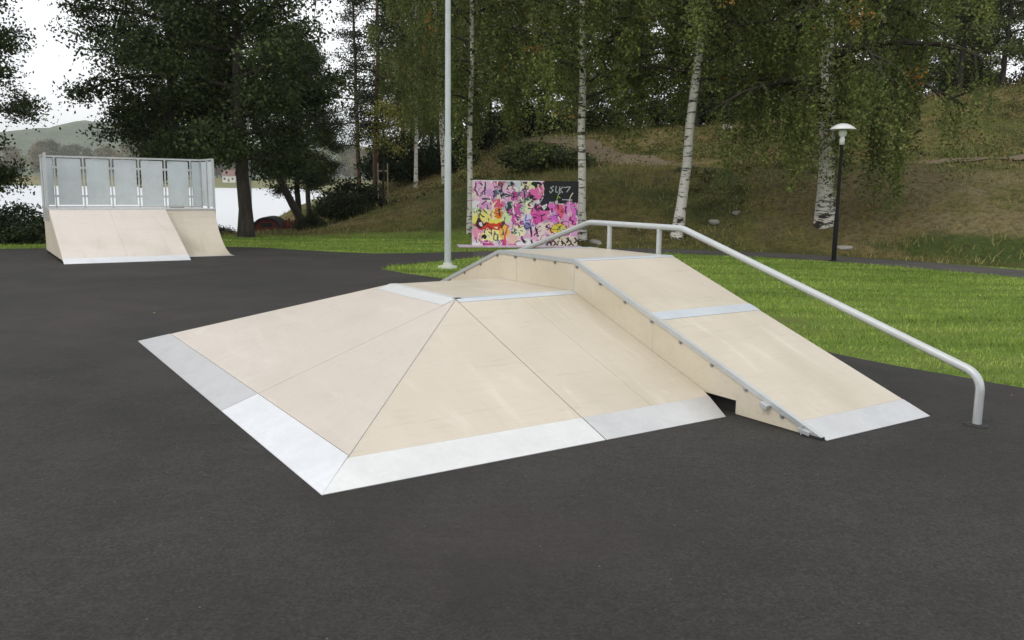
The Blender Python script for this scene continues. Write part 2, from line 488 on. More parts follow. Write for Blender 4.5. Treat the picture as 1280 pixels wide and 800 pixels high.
def jag(pts, amp, step, seed):
    rng = random.Random(seed); out = []
    for (x0, y0), (x1, y1) in zip(pts[:-1], pts[1:]):
        n = max(1, int(math.hypot(x1-x0, y1-y0)/step))
        for i in range(n):
            t = i/n; j = 0 if i == 0 and not out else 1
            out.append((x0+(x1-x0)*t + rng.uniform(-amp, amp)*j, y0+(y1-y0)*t + rng.uniform(-amp, amp)*j))
    out.append(pts[-1]); return out

edge_right = [(9.5, -2.0), (6.6, 3.4), (5.4, 5.15), (4.26, 6.9), (3.29, 8.18), (2.3, 10.0), (1.1, 12.1), (0, 13.55), (-1.1, 14.75), (-2.0, 15.75), (-2.55, 16.5), (-2.45, 17.3), (-1.7, 18.4), (-.9, 19.45)]
edge_far = [(-1.0, 21.4), (-2.2, 20.75), (-3.3, 20.3), (-4.8, 20.9), (-6.5, 21.8), (-8.5, 22.1), (-12, 20.4), (-20, 17), (-34, 10)]
asph_pts = jag(edge_right, .035, .25, 1) + jag(edge_far, .035, .3, 2) + [(-34, -25), (12, -25)]
asphalt = flat_poly('asphalt_pad', asph_pts, .008, M['asphalt'])
tag(asphalt, 'dark grey asphalt pad under the skate ramps', 'asphalt', kind='structure')

def strip(name, pts, width, mat, drape, lift, seed=0, amp=.03):
    """path mesh along pts, optionally following the terrain"""
    P = []
    for i in range(len(pts)-1):
        p0 = pts[max(i-1, 0)]; p1 = pts[i]; p2 = pts[i+1]; p3 = pts[min(i+2, len(pts)-1)]
        for k in range(10):
            t = k/10
            q = [0.5*((2*p1[j])+(-p0[j]+p2[j])*t+(2*p0[j]-5*p1[j]+4*p2[j]-p3[j])*t*t+(-p0[j]+3*p1[j]-3*p2[j]+p3[j])*t**3) for j in (0, 1)]
            P.append(q)
    P.append(list(pts[-1])); rng = random.Random(seed)
    vs = []; fs = []; nc = 7
    for i, p in enumerate(P):
        a_ = P[max(i-1, 0)]; b_ = P[min(i+1, len(P)-1)]
        d = Vector((b_[0]-a_[0], b_[1]-a_[1])).normalized(); n = Vector((-d.y, d.x))
        w = width if not callable(width) else width(i/(len(P)-1))
        j0 = rng.uniform(-amp, amp); j1 = rng.uniform(-amp, amp)
        for k in range(nc):
            s = (k/(nc-1)-.5)*w + (j0 if k == 0 else j1 if k == nc-1 else 0)
            x = p[0]+n.x*s; y = p[1]+n.y*s
            vs.append((x, y, (zts(x, y) if drape else 0)+lift))
    for i in range(len(P)-1):
        for k in range(nc-1):
            fs.append((i*nc+k, i*nc+k+1, (i+1)*nc+k+1, (i+1)*nc+k))
    o = mesh_np(name, vs, [f[::-1] for f in fs], mat, smooth=True)
    return o
PATH = [(-1.2, 20.4), (.1, 21.1), (1.9, 22.1), (4.2, 22.4), (6.4, 21.6), (8.3, 20.1), (9.8, 18.2), (11.0, 16.3), (12.4, 13), (14, 8), (16, 0)]
path = strip('footpath', PATH, 1.75, M['asphalt_path'], False, .004, 4)
tag(path, 'narrow grey asphalt footpath at the foot of the hill', 'path', kind='structure')
HP = [(-6.0, 62), (-2, 55), (1.2, 50), (3.2, 45.5), (4.9, 41), (6.4, 37), (8.6, 34.2), (12, 32.6), (18, 31.5), (26, 31), (40, 30)]
dirt = strip('dirt_path', HP, lambda t: 2.0 if t < .5 else .8, M['dirt'], True, .05, 5, .12)
tag(dirt, 'trodden earth path running down the hillside', 'path', kind='structure')
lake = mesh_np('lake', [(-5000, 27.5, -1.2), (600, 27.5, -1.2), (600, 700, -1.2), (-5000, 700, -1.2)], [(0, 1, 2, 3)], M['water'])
tag(lake, 'pale still lake, reflected white sky partly painted into its colour', 'lake', kind='structure')
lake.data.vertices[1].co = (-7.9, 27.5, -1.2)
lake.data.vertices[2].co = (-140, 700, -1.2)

# hills beyond the lake
def far_hills():
    xs = np.linspace(-3200, 1200, 150); ys = np.linspace(1000, 3000, 50)
    X, Y = np.meshgrid(xs, ys)
    prof = np.interp(X[0]/2000, [-1.5, -.80, -.66, -.54, -.485, -.42, -.34, -.25, -.1, .2, .5], [60, 95, 100, 82, 118, 126, 100, 88, 70, 60, 50])
    Z = prof[None, :]*sm(1000, 2000, Y) + 30*(vnoise(X/160, Y/160, 9)-.5)*sm(1050, 1500, Y) + 10*(vnoise(X/40, Y/40, 4)-.5)*sm(1050, 1400, Y) + 4
    Z -= 60*sm(2300, 3000, Y)
    ii = np.arange(X.size).reshape(X.shape)
    F = np.stack([ii[:-1, :-1], ii[:-1, 1:], ii[1:, 1:], ii[1:, :-1]], -1).reshape(-1, 4)
    t = NT('distant forest'); v = t.mapped()
    n = t.noise(v, .03, 5, .7)
    c = t.ramp(n, [(.35, (.05, .075, .035)), (.65, (.11, .13, .06))])
    m = t.done(t.bsdf(c, .95, 0, .1, t.bump(n, 1, 12)))
    return tag(mesh_np('hills', np.stack([X, Y, Z], -1).reshape(-1, 3), F, m, smooth=True), 'wooded hill beyond the lake', 'hill', kind='structure')
far_hills()

# ------------------------------------------------------------------ grass blades
def point_in_poly(px, py, poly):
    inside = np.zeros(len(px), bool); n = len(poly); j = n-1
    for i in range(n):
        xi, yi = poly[i]; xj, yj = poly[j]
        c = ((yi > py) != (yj > py)) & (px < (xj-xi)*(py-yi)/((yj-yi) if yj != yi else 1e-9)+xi)
        inside ^= c; j = i
    return inside
def dist_path(px, py, pts):
    d = np.full(len(px), 1e9)
    for (x0, y0), (x1, y1) in zip(pts[:-1], pts[1:]):
        dx, dy = x1-x0, y1-y0; t = np.clip(((px-x0)*dx+(py-y0)*dy)/(dx*dx+dy*dy), 0, 1)
        d = np.minimum(d, np.hypot(px-x0-t*dx, py-y0-t*dy))
    return d
def blades(name, x, y, z, h, w, mat, seed):
    rng = np.random.default_rng(seed); n = len(x)
    a = rng.uniform(0, 2*pi, n); lean = rng.uniform(.1, .9, n)*h
    la = rng.uniform(0, 2*pi, n)
    base = np.stack([x, y, z], -1)
    side = np.stack([np.cos(a)*w, np.sin(a)*w, np.zeros(n)], -1)
    tip = base + np.stack([np.cos(la)*lean, np.sin(la)*lean, h], -1)
    V = np.stack([base-side, base+side, tip], 1).reshape(-1, 3)
    Fs = np.arange(3*n).reshape(-1, 3)
    return mesh_np(name, V, Fs, mat)
rng = np.random.default_rng(11)
N = 330000
r_ = rng.random(N)
x = rng.uniform(-14, 17, N); y = 5.5 + (27-5.5)*rng.random(N)
dens = np.clip(12/np.hypot(x, y), 0, 1)**1.2
ok = (~point_in_poly(x, y, asph_pts)) & (dist_path(x, y, PATH) > .82) & (rng.random(N) < dens) & (y < Yfoot(x)+np.where(x > 1, -.9, 1.2)) & (np.abs(x) < y*.72+1)
ok &= rng.random(N) > 1.1*np.exp(-(((x-3.1)/1.0)**2+((y-10.4)/.7)**2))*(vnoise(x*3, y*3, 4) > .35)
ok &= ~((x > -1.7) & (x < 1.9) & (y > 22.3) & (y < 23.9) )
x, y = x[ok], y[ok]
h = rng.uniform(.02, .05, len(x))*(1+.6*(vnoise(x*1.3, y*1.3, 2) > .7)); w = rng.uniform(.003, .006, len(x))*(np.hypot(x, y)/8)**.7
lawn = blades('lawn_grass', x, y, zt(x, y), h, w, M['lawnblade'], 1)
tag(lawn, 'short mown green grass beside the asphalt', 'grass', kind='stuff')
# fringe overhanging the asphalt edge
N = 150000
x = rng.uniform(-14, 40, N); y = rng.uniform(19, 60, N)
s = y - Yfoot(x)
ok = (s > np.where(x > 1, -.7, .2)) & (dist_path(x, y, PATH) > .9) & (rng.random(N) < np.clip(26/y, 0, 1)**1.5) & (np.abs(x) < y*.68+1) & (dist_path(x, y, HP) > .7) & (zt(x, y) > -.5)
x, y = x[ok], y[ok]
cl = vnoise(x*.9, y*.9, 8)
ok = rng.random(len(x)) < (.25 + cl)
x, y = x[ok], y[ok]
h = rng.uniform(.06, .22, len(x))*(.4+1.3*vnoise(x*.5, y*.5, 6)); w = rng.uniform(.008, .018, len(x))
wild = blades('hillside_grass', x, y, zt(x, y)-.01, h, w, M['wildblade'], 2)
tag(wild, 'rough olive and russet grass on the hillside', 'grass', kind='stuff')

# ------------------------------------------------------------------ trees
def tubes_np(branches, seg=6):
    V = []; Fq = []; b = 0
    for pts, rad in branches:
        pts = np.asarray(pts); n = len(pts)
        tg = np.gradient(pts, axis=0); tg /= np.linalg.norm(tg, axis=1)[:, None]+1e-9
        ref = np.array([1., 0, 0]) if abs(tg[0][2]) > .7 else np.array([0, 0, 1.])
        u = np.cross(tg, ref); u /= np.linalg.norm(u, axis=1)[:, None]+1e-9
        w = np.cross(tg, u)
        ang = np.arange(seg)*2*pi/seg
        ring = pts[:, None, :] + (u[:, None, :]*np.cos(ang)[None, :, None] + w[:, None, :]*np.sin(ang)[None, :, None])*np.asarray(rad)[:, None, None]
        V.append(ring.reshape(-1, 3))
        i = np.arange(n-1)[:, None]*seg; k = np.arange(seg)[None, :]; k2 = (k+1) % seg
        Fq.append(np.stack([i+k, i+k2, i+seg+k2, i+seg+k], -1).reshape(-1, 4)+b)
        b += n*seg
    return np.concatenate(V), np.concatenate(Fq)

def leaf_quads(P, rng, size, flat=.0, aspect=.6):
    n = len(P)
    d = rng.normal(size=(n, 3)); d[:, 2] *= (1-flat); d /= np.linalg.norm(d, axis=1)[:, None]
    e = rng.normal(size=(n, 3)); e -= d*(e*d).sum(1)[:, None]; e /= np.linalg.norm(e, axis=1)[:, None]
    L = size*rng.uniform(.6, 1.3, n)[:, None]
    a = d*L*.5; b_ = e*L*.5*aspect
    V = np.stack([P-a, P+b_-a*.1, P+a, P-b_-a*.1], 1).reshape(-1, 3)
    return V, np.arange(4*n).reshape(-1, 4)

def wander(rng, p0, d0, L, n, wob, grav=0):
    pts = [np.array(p0, float)]; d = np.array(d0, float); d /= np.linalg.norm(d)
    for i in range(n):
        d = d + rng.normal(size=3)*wob; d[2] += grav; d /= np.linalg.norm(d)
        pts.append(pts[-1]+d*L/n)
    return np.array(pts)

def make_tree(kind, seed, H, r0, z0, R, nb, nsub, nleaf, lsize, lean=(0, 0), droop=0, up=.5, jitter=.28, strands=0, top=.97, profile=None, gap=0, wob=.05, slen=(.35, 1.5), leafmat=None, barkmat=None, lop=None, clump=0):
    """returns (trunk verts/faces, leaf verts/faces)"""
    rng = np.random.default_rng(seed)
    n = 14; tp = [np.array([0., 0, -.25])]
    d = np.array([lean[0]/H, lean[1]/H, 1.])
    for i in range(n):
        w = rng.normal(size=2)*wob
        step = (H+.25)/n
        tp.append(tp[-1]+np.array([d[0]*step+w[0]*step*.6, d[1]*step+w[1]*step*.6, step]))
    tp = np.array(tp); tt = np.linspace(0, 1, n+1)
    tr = r0*(1-tt)**.8*.92+.012; tr[0] *= 1.45; tr[1] *= 1.03
    br = [(tp, tr)]; LP = []
    prof = profile or (lambda t: (1-abs(2*t-.75)**2*.6 if t < .9 else .5))
    for k in range(nb):
        f = (k+rng.random())/nb
        z = z0+(H*top-z0)*f
        ti = (z+.25)/(H+.25); base = np.array([np.interp(ti, tt, tp[:, j]) for j in range(3)])
        a = k*2.399+rng.normal()*.5
        L = R*max(.12, prof(f))*rng.uniform(.6, 1.15)
        if lop is not None: L *= (1+lop[2]*cos(a-atan2(lop[1], lop[0])))
        el = up*(.5+f*.9)+rng.normal()*.12
        dirv = (cos(a)*cos(el), sin(a)*cos(el), sin(el))
        pts = wander(rng, base, dirv, L, 7, .10, -droop*.5)
        rb = min(np.interp(ti, tt, tr)*.55, .03+.022*L)
        br.append((pts, np.linspace(rb, .012, len(pts))))
        if rng.random() < gap: continue
        for q in range(nsub):
            s = rng.uniform(.22, 1.0); pb = np.array([np.interp(s, np.linspace(0, 1, len(pts)), pts[:, j]) for j in range(3)])
            sd = rng.normal(size=3); sd[2] *= .45; dv = pts[-1]-pts[0]; dv = dv/np.linalg.norm(dv); sd = sd/np.linalg.norm(sd)+dv*.7
            sl = L*rng.uniform(.18, .42)*(1.25-s*.6)
            sp = wander(rng, pb, sd, sl, 4, .18, -droop)
            br.append((sp, np.linspace(max(.006, rb*.35), .005, len(sp))))
            m = nleaf
            s2 = rng.uniform(.1, 1.0, m)
            lp = np.stack([np.interp(s2, np.linspace(0, 1, len(sp)), sp[:, j]) for j in range(3)], -1)
            if strands:
                # hanging twigs
                ns = strands
                for h in range(ns):
                    s3 = rng.uniform(.2, 1); p = np.array([np.interp(s3, np.linspace(0, 1, len(sp)), sp[:, j]) for j in range(3)])
                    ln = rng.uniform(*slen)*(1.5-f*.7); mm = int(nleaf*.55)
                    tz = rng.random(mm)
                    dx = rng.normal(size=2)*.12
                    LP.append(p+np.stack([dx[0]*tz+rng.normal(size=mm)*.06, dx[1]*tz+rng.normal(size=mm)*.06, -tz*ln], -1))
            else:
                lp = lp+rng.normal(size=lp.shape)*jitter*np.array([1, 1, .6])
            LP.append(lp)
    LP = np.concatenate(LP)
    tv, tf = tubes_np(br[:1], 12)
    bv, bf = tubes_np(br[1:], 5)
    lv, lf = leaf_quads(LP, rng, lsize)
    return tv, tf, lv, lf, bv, bf

def tree_object(name, data, bark, leaf, loc, rz=0, scale=1, label=None, cat='tree', group=None, parts=('trunk', 'crown')):
    e = empty(name, loc, rz, label, cat, group); e.scale = (scale,)*3 if not hasattr(scale, '__len__') else scale
    tv, tf, lv, lf = data[:4]
    if len(data) > 4:
        nt_ = len(tf); tf = np.concatenate([tf, data[5]+len(tv)]); tv = np.concatenate([tv, data[4]])
        t_ = mesh_np(parts[0], tv, tf, bark, e, smooth=True); t_.data.materials.append(M['bark'])
        mi = np.zeros(len(tf), np.int32); mi[nt_:] = 1; t_.data.polygons.foreach_set('material_index', mi)
        mesh_np(parts[1], lv, lf, leaf, e)
        return e
    mesh_np(parts[0], tv, tf, bark, e, smooth=True)
    mesh_np(parts[1], lv, lf, leaf, e)
    return e
def copy_thing(src, loc, rz, scale, label, group):
    r = src.copy(); COL.objects.link(r); r.location = loc; r.rotation_euler = (0, 0, rz)
    r.scale = (scale,)*3 if not hasattr(scale, '__len__') else scale
    r['label'] = label
    if group: r['group'] = group
    for ch in list(src.children):
        c = ch.copy(); COL.objects.link(c); c.parent = r
        for g in ch.children:
            d = g.copy(); COL.objects.link(d); d.parent = c
    return r

def ell(t): return sqrt(max(0, 1-(2*t-.85)**2*.8))
def gpos(x, y): return (x, y, zts(x, y))

# left side: dark alders by the lake
alderA = make_tree('alder', 21, 15, .215, 2.3, 3.7, 54, 11, 190, .115, up=.25, droop=.05, jitter=.30, profile=ell)
tA = tree_object('alder_tree', alderA, M['bark'], M['alder'], gpos(-8.2, 26.2), 0.4, 1, 'tall dark alder with a thick bare trunk right of the far ramp', group='dark trees by the lake')
alderB = make_tree('alder', 22, 14, .22, 2.9, 3.0, 44, 10, 170, .115, up=.3, droop=.03, jitter=.30, profile=ell)
tB = tree_object('alder_tree', alderB, M['bark'], M['alder'], (-11.4, 29.0, -.2), 1.0, 1, 'dark alder standing directly behind the middle of the far ramp', group='dark trees by the lake')
copy_thing(tB, (-12.9, 33, -.4), 3.3, .78, 'slimmer dark alder at the left edge of the clump behind the far ramp', 'dark trees by the lake')
copy_thing(tA, (-16.3, 24.6, -.7), 2.5, .86, 'dark alder cut off by the left edge of the photo', 'dark trees by the lake')
copy_thing(tB, (-8.9, 35.5, -.3), 4.4, (.62, .62, .6), 'alder just behind and right of the thick trunked one', 'dark trees by the lake')
copy_thing(tB, (-10.0, 42, -.2), 5.4, .62, 'dark tree between the lakeside alders and the tall pines', 'dark trees by the lake')
lean_t = make_tree('lean', 24, 7.5, .17, 2.5, 2.3, 24, 8, 90, .12, lean=(-3.4, 0), up=.15, droop=.12, jitter=.25, profile=ell, wob=.12)
tree_object('leaning_tree', lean_t, M['bark'], M['alder'], gpos(-8.0, 33.0), 0, 1, 'low tree leaning left over the water by the dark red shed')

# pines
pine = make_tree('pine', 31, 17, .16, 3.0, 1.8, 46, 6, 60, .12, up=.2, droop=-.02, jitter=.30, gap=.3, profile=lambda t: 1-.55*t)
pP = tree_object('pine_tree', pine, M['pinebark'], M['pineleaf'], gpos(-7.2, 45), 0, 1, 'thin straight pine with sparse branches left of the tall pole', group='slender pines')
copy_thing(pP, gpos(-6.3, 49), 2.1, .95, 'thin pine just right of the sparse straight one, nearest the birches', 'slender pines')
copy_thing(pP, gpos(-9.0, 50), 4.1, .9, 'thin pine furthest left, behind the lakeside alders', 'slender pines')

# yellowing young tree with stakes
yl = make_tree('young', 33, 4.2, .05, 2.2, 1.35, 15, 4, 26, .10, up=.25, droop=.02, jitter=.22, profile=ell, wob=.12)
tree_object('young_tree', yl, M['bark'], M['yellowleaf'], gpos(-5.3, 35.0), 0, 1, 'young tree with yellowing leaves in front of the pines')

# the birches at the foot of the hill
birch1 = make_tree('birch', 41, 15.5, .125, 3.9, 3.4, 60, 12, 44, .095, up=.55, droop=.12, strands=4, profile=ell, jitter=.2)
bA = tree_object('birch_tree', birch1, M['birch'], M['birchleaf'], gpos(2.0, 24.7), .3, 1, 'slim white birch right behind the right end of the graffiti wall', group='birches at the foot of the hill')
birch2 = make_tree('birch', 42, 16, .15, 4.3, 3.5, 60, 12, 44, .095, lean=(1.3, 0), up=.55, droop=.12, strands=4, profile=ell, jitter=.2)
bB = tree_object('birch_tree', birch2, M['birch'], M['birchleaf'], gpos(4.66, 24.4), 0, 1, 'white birch leaning slightly right behind the end of the handrail', group='birches at the foot of the hill')
birch3 = make_tree('birch', 43, 14.5, .24, 2.8, 4.2, 70, 12, 44, .095, lean=(-.8, .3), up=.4, droop=.2, strands=6, slen=(.5, 1.7), profile=ell, jitter=.2)
bC = tree_object('birch_tree', birch3, M['birch'], M['birchleaf'], gpos(8.65, 23.7), .9, 1, 'thick trunked white birch beside the path lamp', group='birches at the foot of the hill')
copy_thing(bA, gpos(-1.35, 26.6), 2.0, (.72, .72, .95), 'thinnest birch at the left end of the graffiti wall', 'birches at the foot of the hill')
copy_thing(bB, gpos(-3.0, 38), 3.6, (.8, .8, 1), 'birch on the slope left of the tall pole, its trunk half hidden', 'birches on the slope')
copy_thing(bA, gpos(-5.0, 44.0), 5.0, (.8, .8, .9), 'birch with a short white trunk beside the pines', 'birches on the slope')

# wood along the crest
wt1 = make_tree('wood', 51, 13, .17, 2.6, 3.1, 36, 8, 56, .17, up=.35, droop=.06, strands=0, jitter=.34, profile=ell)
wt2 = make_tree('wood', 52, 14, .15, 3.2, 2.7, 36, 8, 54, .17, up=.45, droop=.08, strands=0, jitter=.34, profile=ell)
wt3 = make_tree('wood', 53, 12.5, .20, 1.6, 3.3, 38, 8, 56, .17, up=.3, droop=.1, strands=0, jitter=.36, profile=ell)
crest = []
rr = random.Random(5)
for i in range(17):
    X = -3.5 + i*2.55 + rr.uniform(-.7, .7); Y = 50 + rr.uniform(-4, 5)
    if X > 22: Y += 2
    crest.append((X, Y))
crest.sort(key=lambda p: p[0]/p[1])
ords = ['first', 'second', 'third', 'fourth', 'fifth', 'sixth', 'seventh', 'eighth', 'ninth', 'tenth', 'eleventh', 'twelfth', 'thirteenth', 'fourteenth', 'fifteenth', 'sixteenth', 'seventeenth', 'eighteenth', 'nineteenth', 'twentieth']
protos = []
crest += [(-6.2, 52.5), (-4.6, 48.5)]
crest.sort(key=lambda p: p[0]/p[1])
G1 = 'trees along the crest of the hill'
for i, (X, Y) in enumerate(crest):
    k = i % 3
    lab = 'broadleaf tree on the crest of the hill, %s from the left in the row' % ords[i]
    sc = rr.uniform(.85, 1.1)
    if i < 3:
        o = tree_object('woodland_tree', (wt1, wt2, wt3)[i], M['bark'], M['birchleaf2'], gpos(X, Y), rr.uniform(0, 6), sc, lab, group=G1)
        protos.append(o)
    else:
        copy_thing(protos[k], gpos(X, Y), rr.uniform(0, 6), sc, lab, G1)
for i in range(26):
    X = -7 + i*2.3 + rr.uniform(-1, 1); Y = 62 + rr.uniform(-4, 9)
    copy_thing(protos[rr.randrange(3)], gpos(X, Y), rr.uniform(0, 6), rr.uniform(.9, 1.15), 'tree deep in the wood behind the crest row, seen only between nearer trunks', 'trees deeper in the wood')

# shrubs
def make_shrub(seed, R, H, n, lsize):
    rng = np.random.default_rng(seed)
    br = []; P = []
    for k in range(16):
        a = rng.uniform(0, 2*pi); el = rng.uniform(.5, 1.4); L = rng.uniform(.6, 1.0)
        d = np.array([cos(a)*cos(el)*R, sin(a)*cos(el)*R, sin(el)*H])
        pts = np.array([[0, 0, -.05]]+[d*L*t+rng.normal(size=3)*.04*R for t in (.3, .6, 1)])
        br.append((pts, [.03, .02, .014, .006]))
    m = 46
    for k in range(m):
        a = rng.uniform(0, 2*pi); r = sqrt(rng.random()); z = sqrt(max(0.02, 1-r*r*.85))*rng.uniform(.25, 1)
        c = np.array([cos(a)*r*R*.85, sin(a)*r*R*.85, z*H*.9])
        P.append(c+rng.normal(size=(n//m, 3))*np.array([.16*R, .16*R, .12*H]))
    P = np.concatenate(P); P = P[P[:, 2] > 0.02]
    tv, tf = tubes_np(br, 5); lv, lf = leaf_quads(P, rng, lsize)
    return tv, tf, lv, lf
sh = make_shrub(61, 1.0, 1.0, 9000, .085)
sB = tree_object('shrub', sh, M['bark'], M['bushleaf'], (-13.2, 22.6, 0), 0, (1.3, 1.1, 1.0), 'dark rounded shrub at the left edge beside the far ramp', cat='shrub', parts=('stems', 'foliage'))
copy_thing(sB, (-7.0, 29.6, -.25), 1, (.55, .6, .95), 'dark pointed shrub right of the red shed by the water', 'lakeside shrubs')
copy_thing(sB, gpos(-6.3, 31.8), 2, (1.1, 1.0, .95), 'broad dark shrub under the leaning tree', 'lakeside shrubs')
copy_thing(sB, gpos(-6.9, 36.5), 3, (1.6, 1.4, 1.7), 'tall dark thicket between the leaning tree and the pines', 'lakeside shrubs')
copy_thing(sB, gpos(-10.2, 29.2), 4, (.8, .7, .5), 'low shrub at the foot of the thick alder trunk', 'lakeside shrubs')
sh2 = make_shrub(62, 1.0, 1.0, 6000, .10)
sG = tree_object('shrub', sh2, M['bark'], M['hillbush'], gpos(.9, 33.6), 0, (1.6, 1.2, 1.1), 'green shrub on the slope above the graffiti wall', cat='shrub', parts=('stems', 'foliage'))
sG['group'] = 'hillside shrubs'
copy_thing(sG, gpos(2.4, 34.0), 2, (1.0, .9, .7), 'low green shrub on the slope beside the trodden path', 'hillside shrubs')
under = [(12.2, 47, 2.4, 2.2, 'round shrub under the crest trees left of the lamp'), (9.3, 49, 2.2, 1.9, 'shrub under the crest trees above the leaning birch'), (19.5, 53, 2.5, 2.6, 'tall shrub on the crest above the path lamp'),
         (24.0, 56, 2.4, 2.0, 'shrub on the crest left of the striped marker post'), (29.5, 57, 3.0, 3.0, 'tall shrub on the crest right of the striped marker post'), (34.5, 56, 3.0, 3.2, 'shrub on the crest by the right edge of the photo'),
         (-1.5, 50, 2.2, 2.0, 'shrub on the crest just right of the tall pole'), (-6.0, 47.5, 2.3, 2.6, 'tall thicket between the pines and the short white birch trunk'), (-3.6, 46.5, 1.7, 1.6, 'shrub on the slope just left of the tall pole'), (.6, 55, 2.4, 2.3, 'broad thicket on the crest directly behind the graffiti wall'), (5.6, 56, 2.3, 2.0, 'thicket on the crest between the graffiti wall birch and the leaning birch'), (3.0, 52, 1.8, 1.3, 'small shrub on the crest above the graffiti wall')]
for X, Y, a_, b_, lab in under:
    copy_thing(sB, gpos(X, Y), X, (a_, a_*.8, b_), lab, 'shrubs on the crest')

# low heather and undergrowth on the hill
rng = np.random.default_rng(77)
nC = 3200
cx = rng.uniform(-9, 40, nC); cy = rng.uniform(22, 60, nC); cs = cy-Yfoot(cx)
dn = vnoise(cx*.25, cy*.25, 12)
kp = ((cs > 13) & (rng.random(nC) < .25+.9*(dn > .45)) | ((cs > .6) & (cs < 11) & (dn > .38) & (rng.random(nC) < .85))) & (dist_path(cx, cy, HP) > 1.2) & (np.abs(cx) < cy*.68+1)
cx, cy = cx[kp], cy[kp]; cs = cs[kp]
mL = 80
rad = rng.uniform(.25, .75, len(cx))*np.where(cs > 13, 1, .6)
hh = rng.uniform(.12, .45, len(cx))*np.where(cs > 13, 1, .28)
g_ = rng.normal(size=(len(cx), mL, 3))
px_ = cx[:, None]+g_[..., 0]*rad[:, None]*.55; py_ = cy[:, None]+g_[..., 1]*rad[:, None]*.55
pz_ = zt(px_, py_)+np.abs(g_[..., 2])*hh[:, None]*np.exp(-(g_[..., 0]**2+g_[..., 1]**2)*.3)
V_, F_ = leaf_quads(np.stack([px_, py_, pz_], -1).reshape(-1, 3), rng, .095)
M['under'] = m_leaf('undergrowth leaves', (.03, .038, .010), (.105, .115, .032), (.26, .24, .09), accent=(.26, .17, .08), acc_lo=.55, trans=.2, nscale=.5)
tag(mesh_np('undergrowth', V_, F_, M['under']), 'low heather and undergrowth covering the upper hillside', 'ground cover', kind='stuff')

# far shore trees
ft = make_tree('far', 71, 18, .4, 2.5, 7.5, 16, 6, 14, 1.5, up=.35, jitter=1.2, profile=ell)
fP = []
for i in range(90):
    X = -560 + i*5.4 + rr.uniform(-4, 4); Y = 790 + rr.uniform(-20, 90)
    lab = 'indistinct tree in the belt along the far lake shore'; s_ = rr.uniform(.9, 1.75)
    if i < 2:
        o = tree_object('far_tree', ft, M['bark'], M['farleaf'] if i == 0 else M['farleaf2'], (X, Y, zts(X, Y)), 0, s_, lab, group='trees on the far lake shore')
        fP.append(o)
    else:
        copy_thing(fP[1 if rr.random() < .35 else 0], (X, Y, zts(X, Y)), rr.uniform(0, 6), (s_, s_, s_*rr.uniform(.8, 1.2)), lab, 'trees on the far lake shore')

# far house
def far_house():
    Y = 735; X = (289-640)/1063*Y; z = zts(X, Y)
    e = empty('house', (X, Y, z), .15, 'small white house with a brown roof on the far shore', 'house')
    m = MB(); m.box(-5.0, 5.0, -4, 4, -1, 5.2); wall = m.build('wall', M['housewhite'], e)
    r = MB(); r.prism([(-5.5, -4.7, 5.0), (-5.5, 4.7, 5.0), (-5.5, 0, 10.2)], (11, 0, 0)); rf = r.build('roof', M['houseroof'], e)
    c = MB(); c.box(1.5, 2.5, .6, 1.6, 8.5, 11.4); c.build('chimney', M['houseroof'], rf)
    for wx in (-3.3, 3.3):
        w = MB(); w.box(wx-.8, wx+.8, -4.06, -3.9, 1.6, 3.4); fr = w.build('window', M['glassdark'], e)
    d = MB(); d.box(-.7, .7, -4.08, -3.9, 0, 2.6); d.build('door', M['houseroof'], e)
far_house()

# ------------------------------------------------------------------ the funbox
BOX_RZ = .5828
fx0, fy0, fyA, fxd, fyd0, fyd1, fh1, fxw = 1.508, 4.062, 9.20, 3.411, 6.015, 7.27, .683, 4.621
fh2, fxr, ft0 = .9635, 5.8085, 3.313
fyB = fyd1 + (fyd0 - ft0)     # back toe of the high box
T_ = .018
Zg = .010

# pyramid side block (its own unit)
pyr = empty('pyramid_ramp', (0, 0, 0), BOX_RZ, 'low plywood pyramid ramp with silver toe plates in the foreground', 'skate ramp')
def slab_from_quad(name, pts, mat, parent, thick=T_, bevel=.0012, smooth=False):
    """sheet whose TOP face is pts, thickness downwards along the normal"""
    P = [Vector(p) for p in pts]
    n = (P[1]-P[0]).cross(P[2]-P[0]).normalized()
    if n.z < 0 or (abs(n.z) < 1e-4 and False): n = -n
    m = MB(); m.prism(P, -n*thick)
    return m.build(name, mat, parent, bevel)
k1 = fh1/(fxd-fx0); k2 = fh1/(fyd0-fy0); kb = fh1/(fyA-fyd1)
def zl(x): return Zg+(x-fx0)*k1
def zf(y): return Zg+(y-fy0)*k2
def zb(y): return Zg+(fyA-y)*kb
gp = .0040
# hip lines: front-left from (x0,y0) to (xd,yd0); back-left from (x0,yA) to (xd,yd1)
def hipf_x(y): return fx0+(y-fy0)*(fxd-fx0)/(fyd0-fy0)
def hipf_y(x): return fy0+(x-fx0)*(fyd0-fy0)/(fxd-fx0)
def hipb_y(x): return fyA-(x-fx0)*(fyA-fyd1)/(fxd-fx0)
pwx = fx0+.262; pwy = fy0+.25
def L(x, y): return (x, y, zl(x))
def Fr(x, y): return (x, y, zf(y))
ysm = 6.02
# left slope panels
slab_from_quad('slope_panel', [L(pwx+gp, hipf_y(pwx)+2*gp), L(fxd-gp, fyd0+gp*.5), L(fxd-gp, ysm-gp), L(pwx+gp, ysm-gp)][:4], M['ply_cool'], pyr)
slab_from_quad('slope_panel', [L(pwx+gp, ysm+gp), L(fxd-gp, ysm+gp), L(fxd-gp, fyd1-.001-gp), L(pwx+gp, fyd1-gp)], M['ply_cool'], pyr)
slab_from_quad('slope_panel', [L(pwx+gp, fyd1), L(fxd-gp, fyd1), L(pwx+gp, hipb_y(pwx)-gp)], M['ply_cool'], pyr)
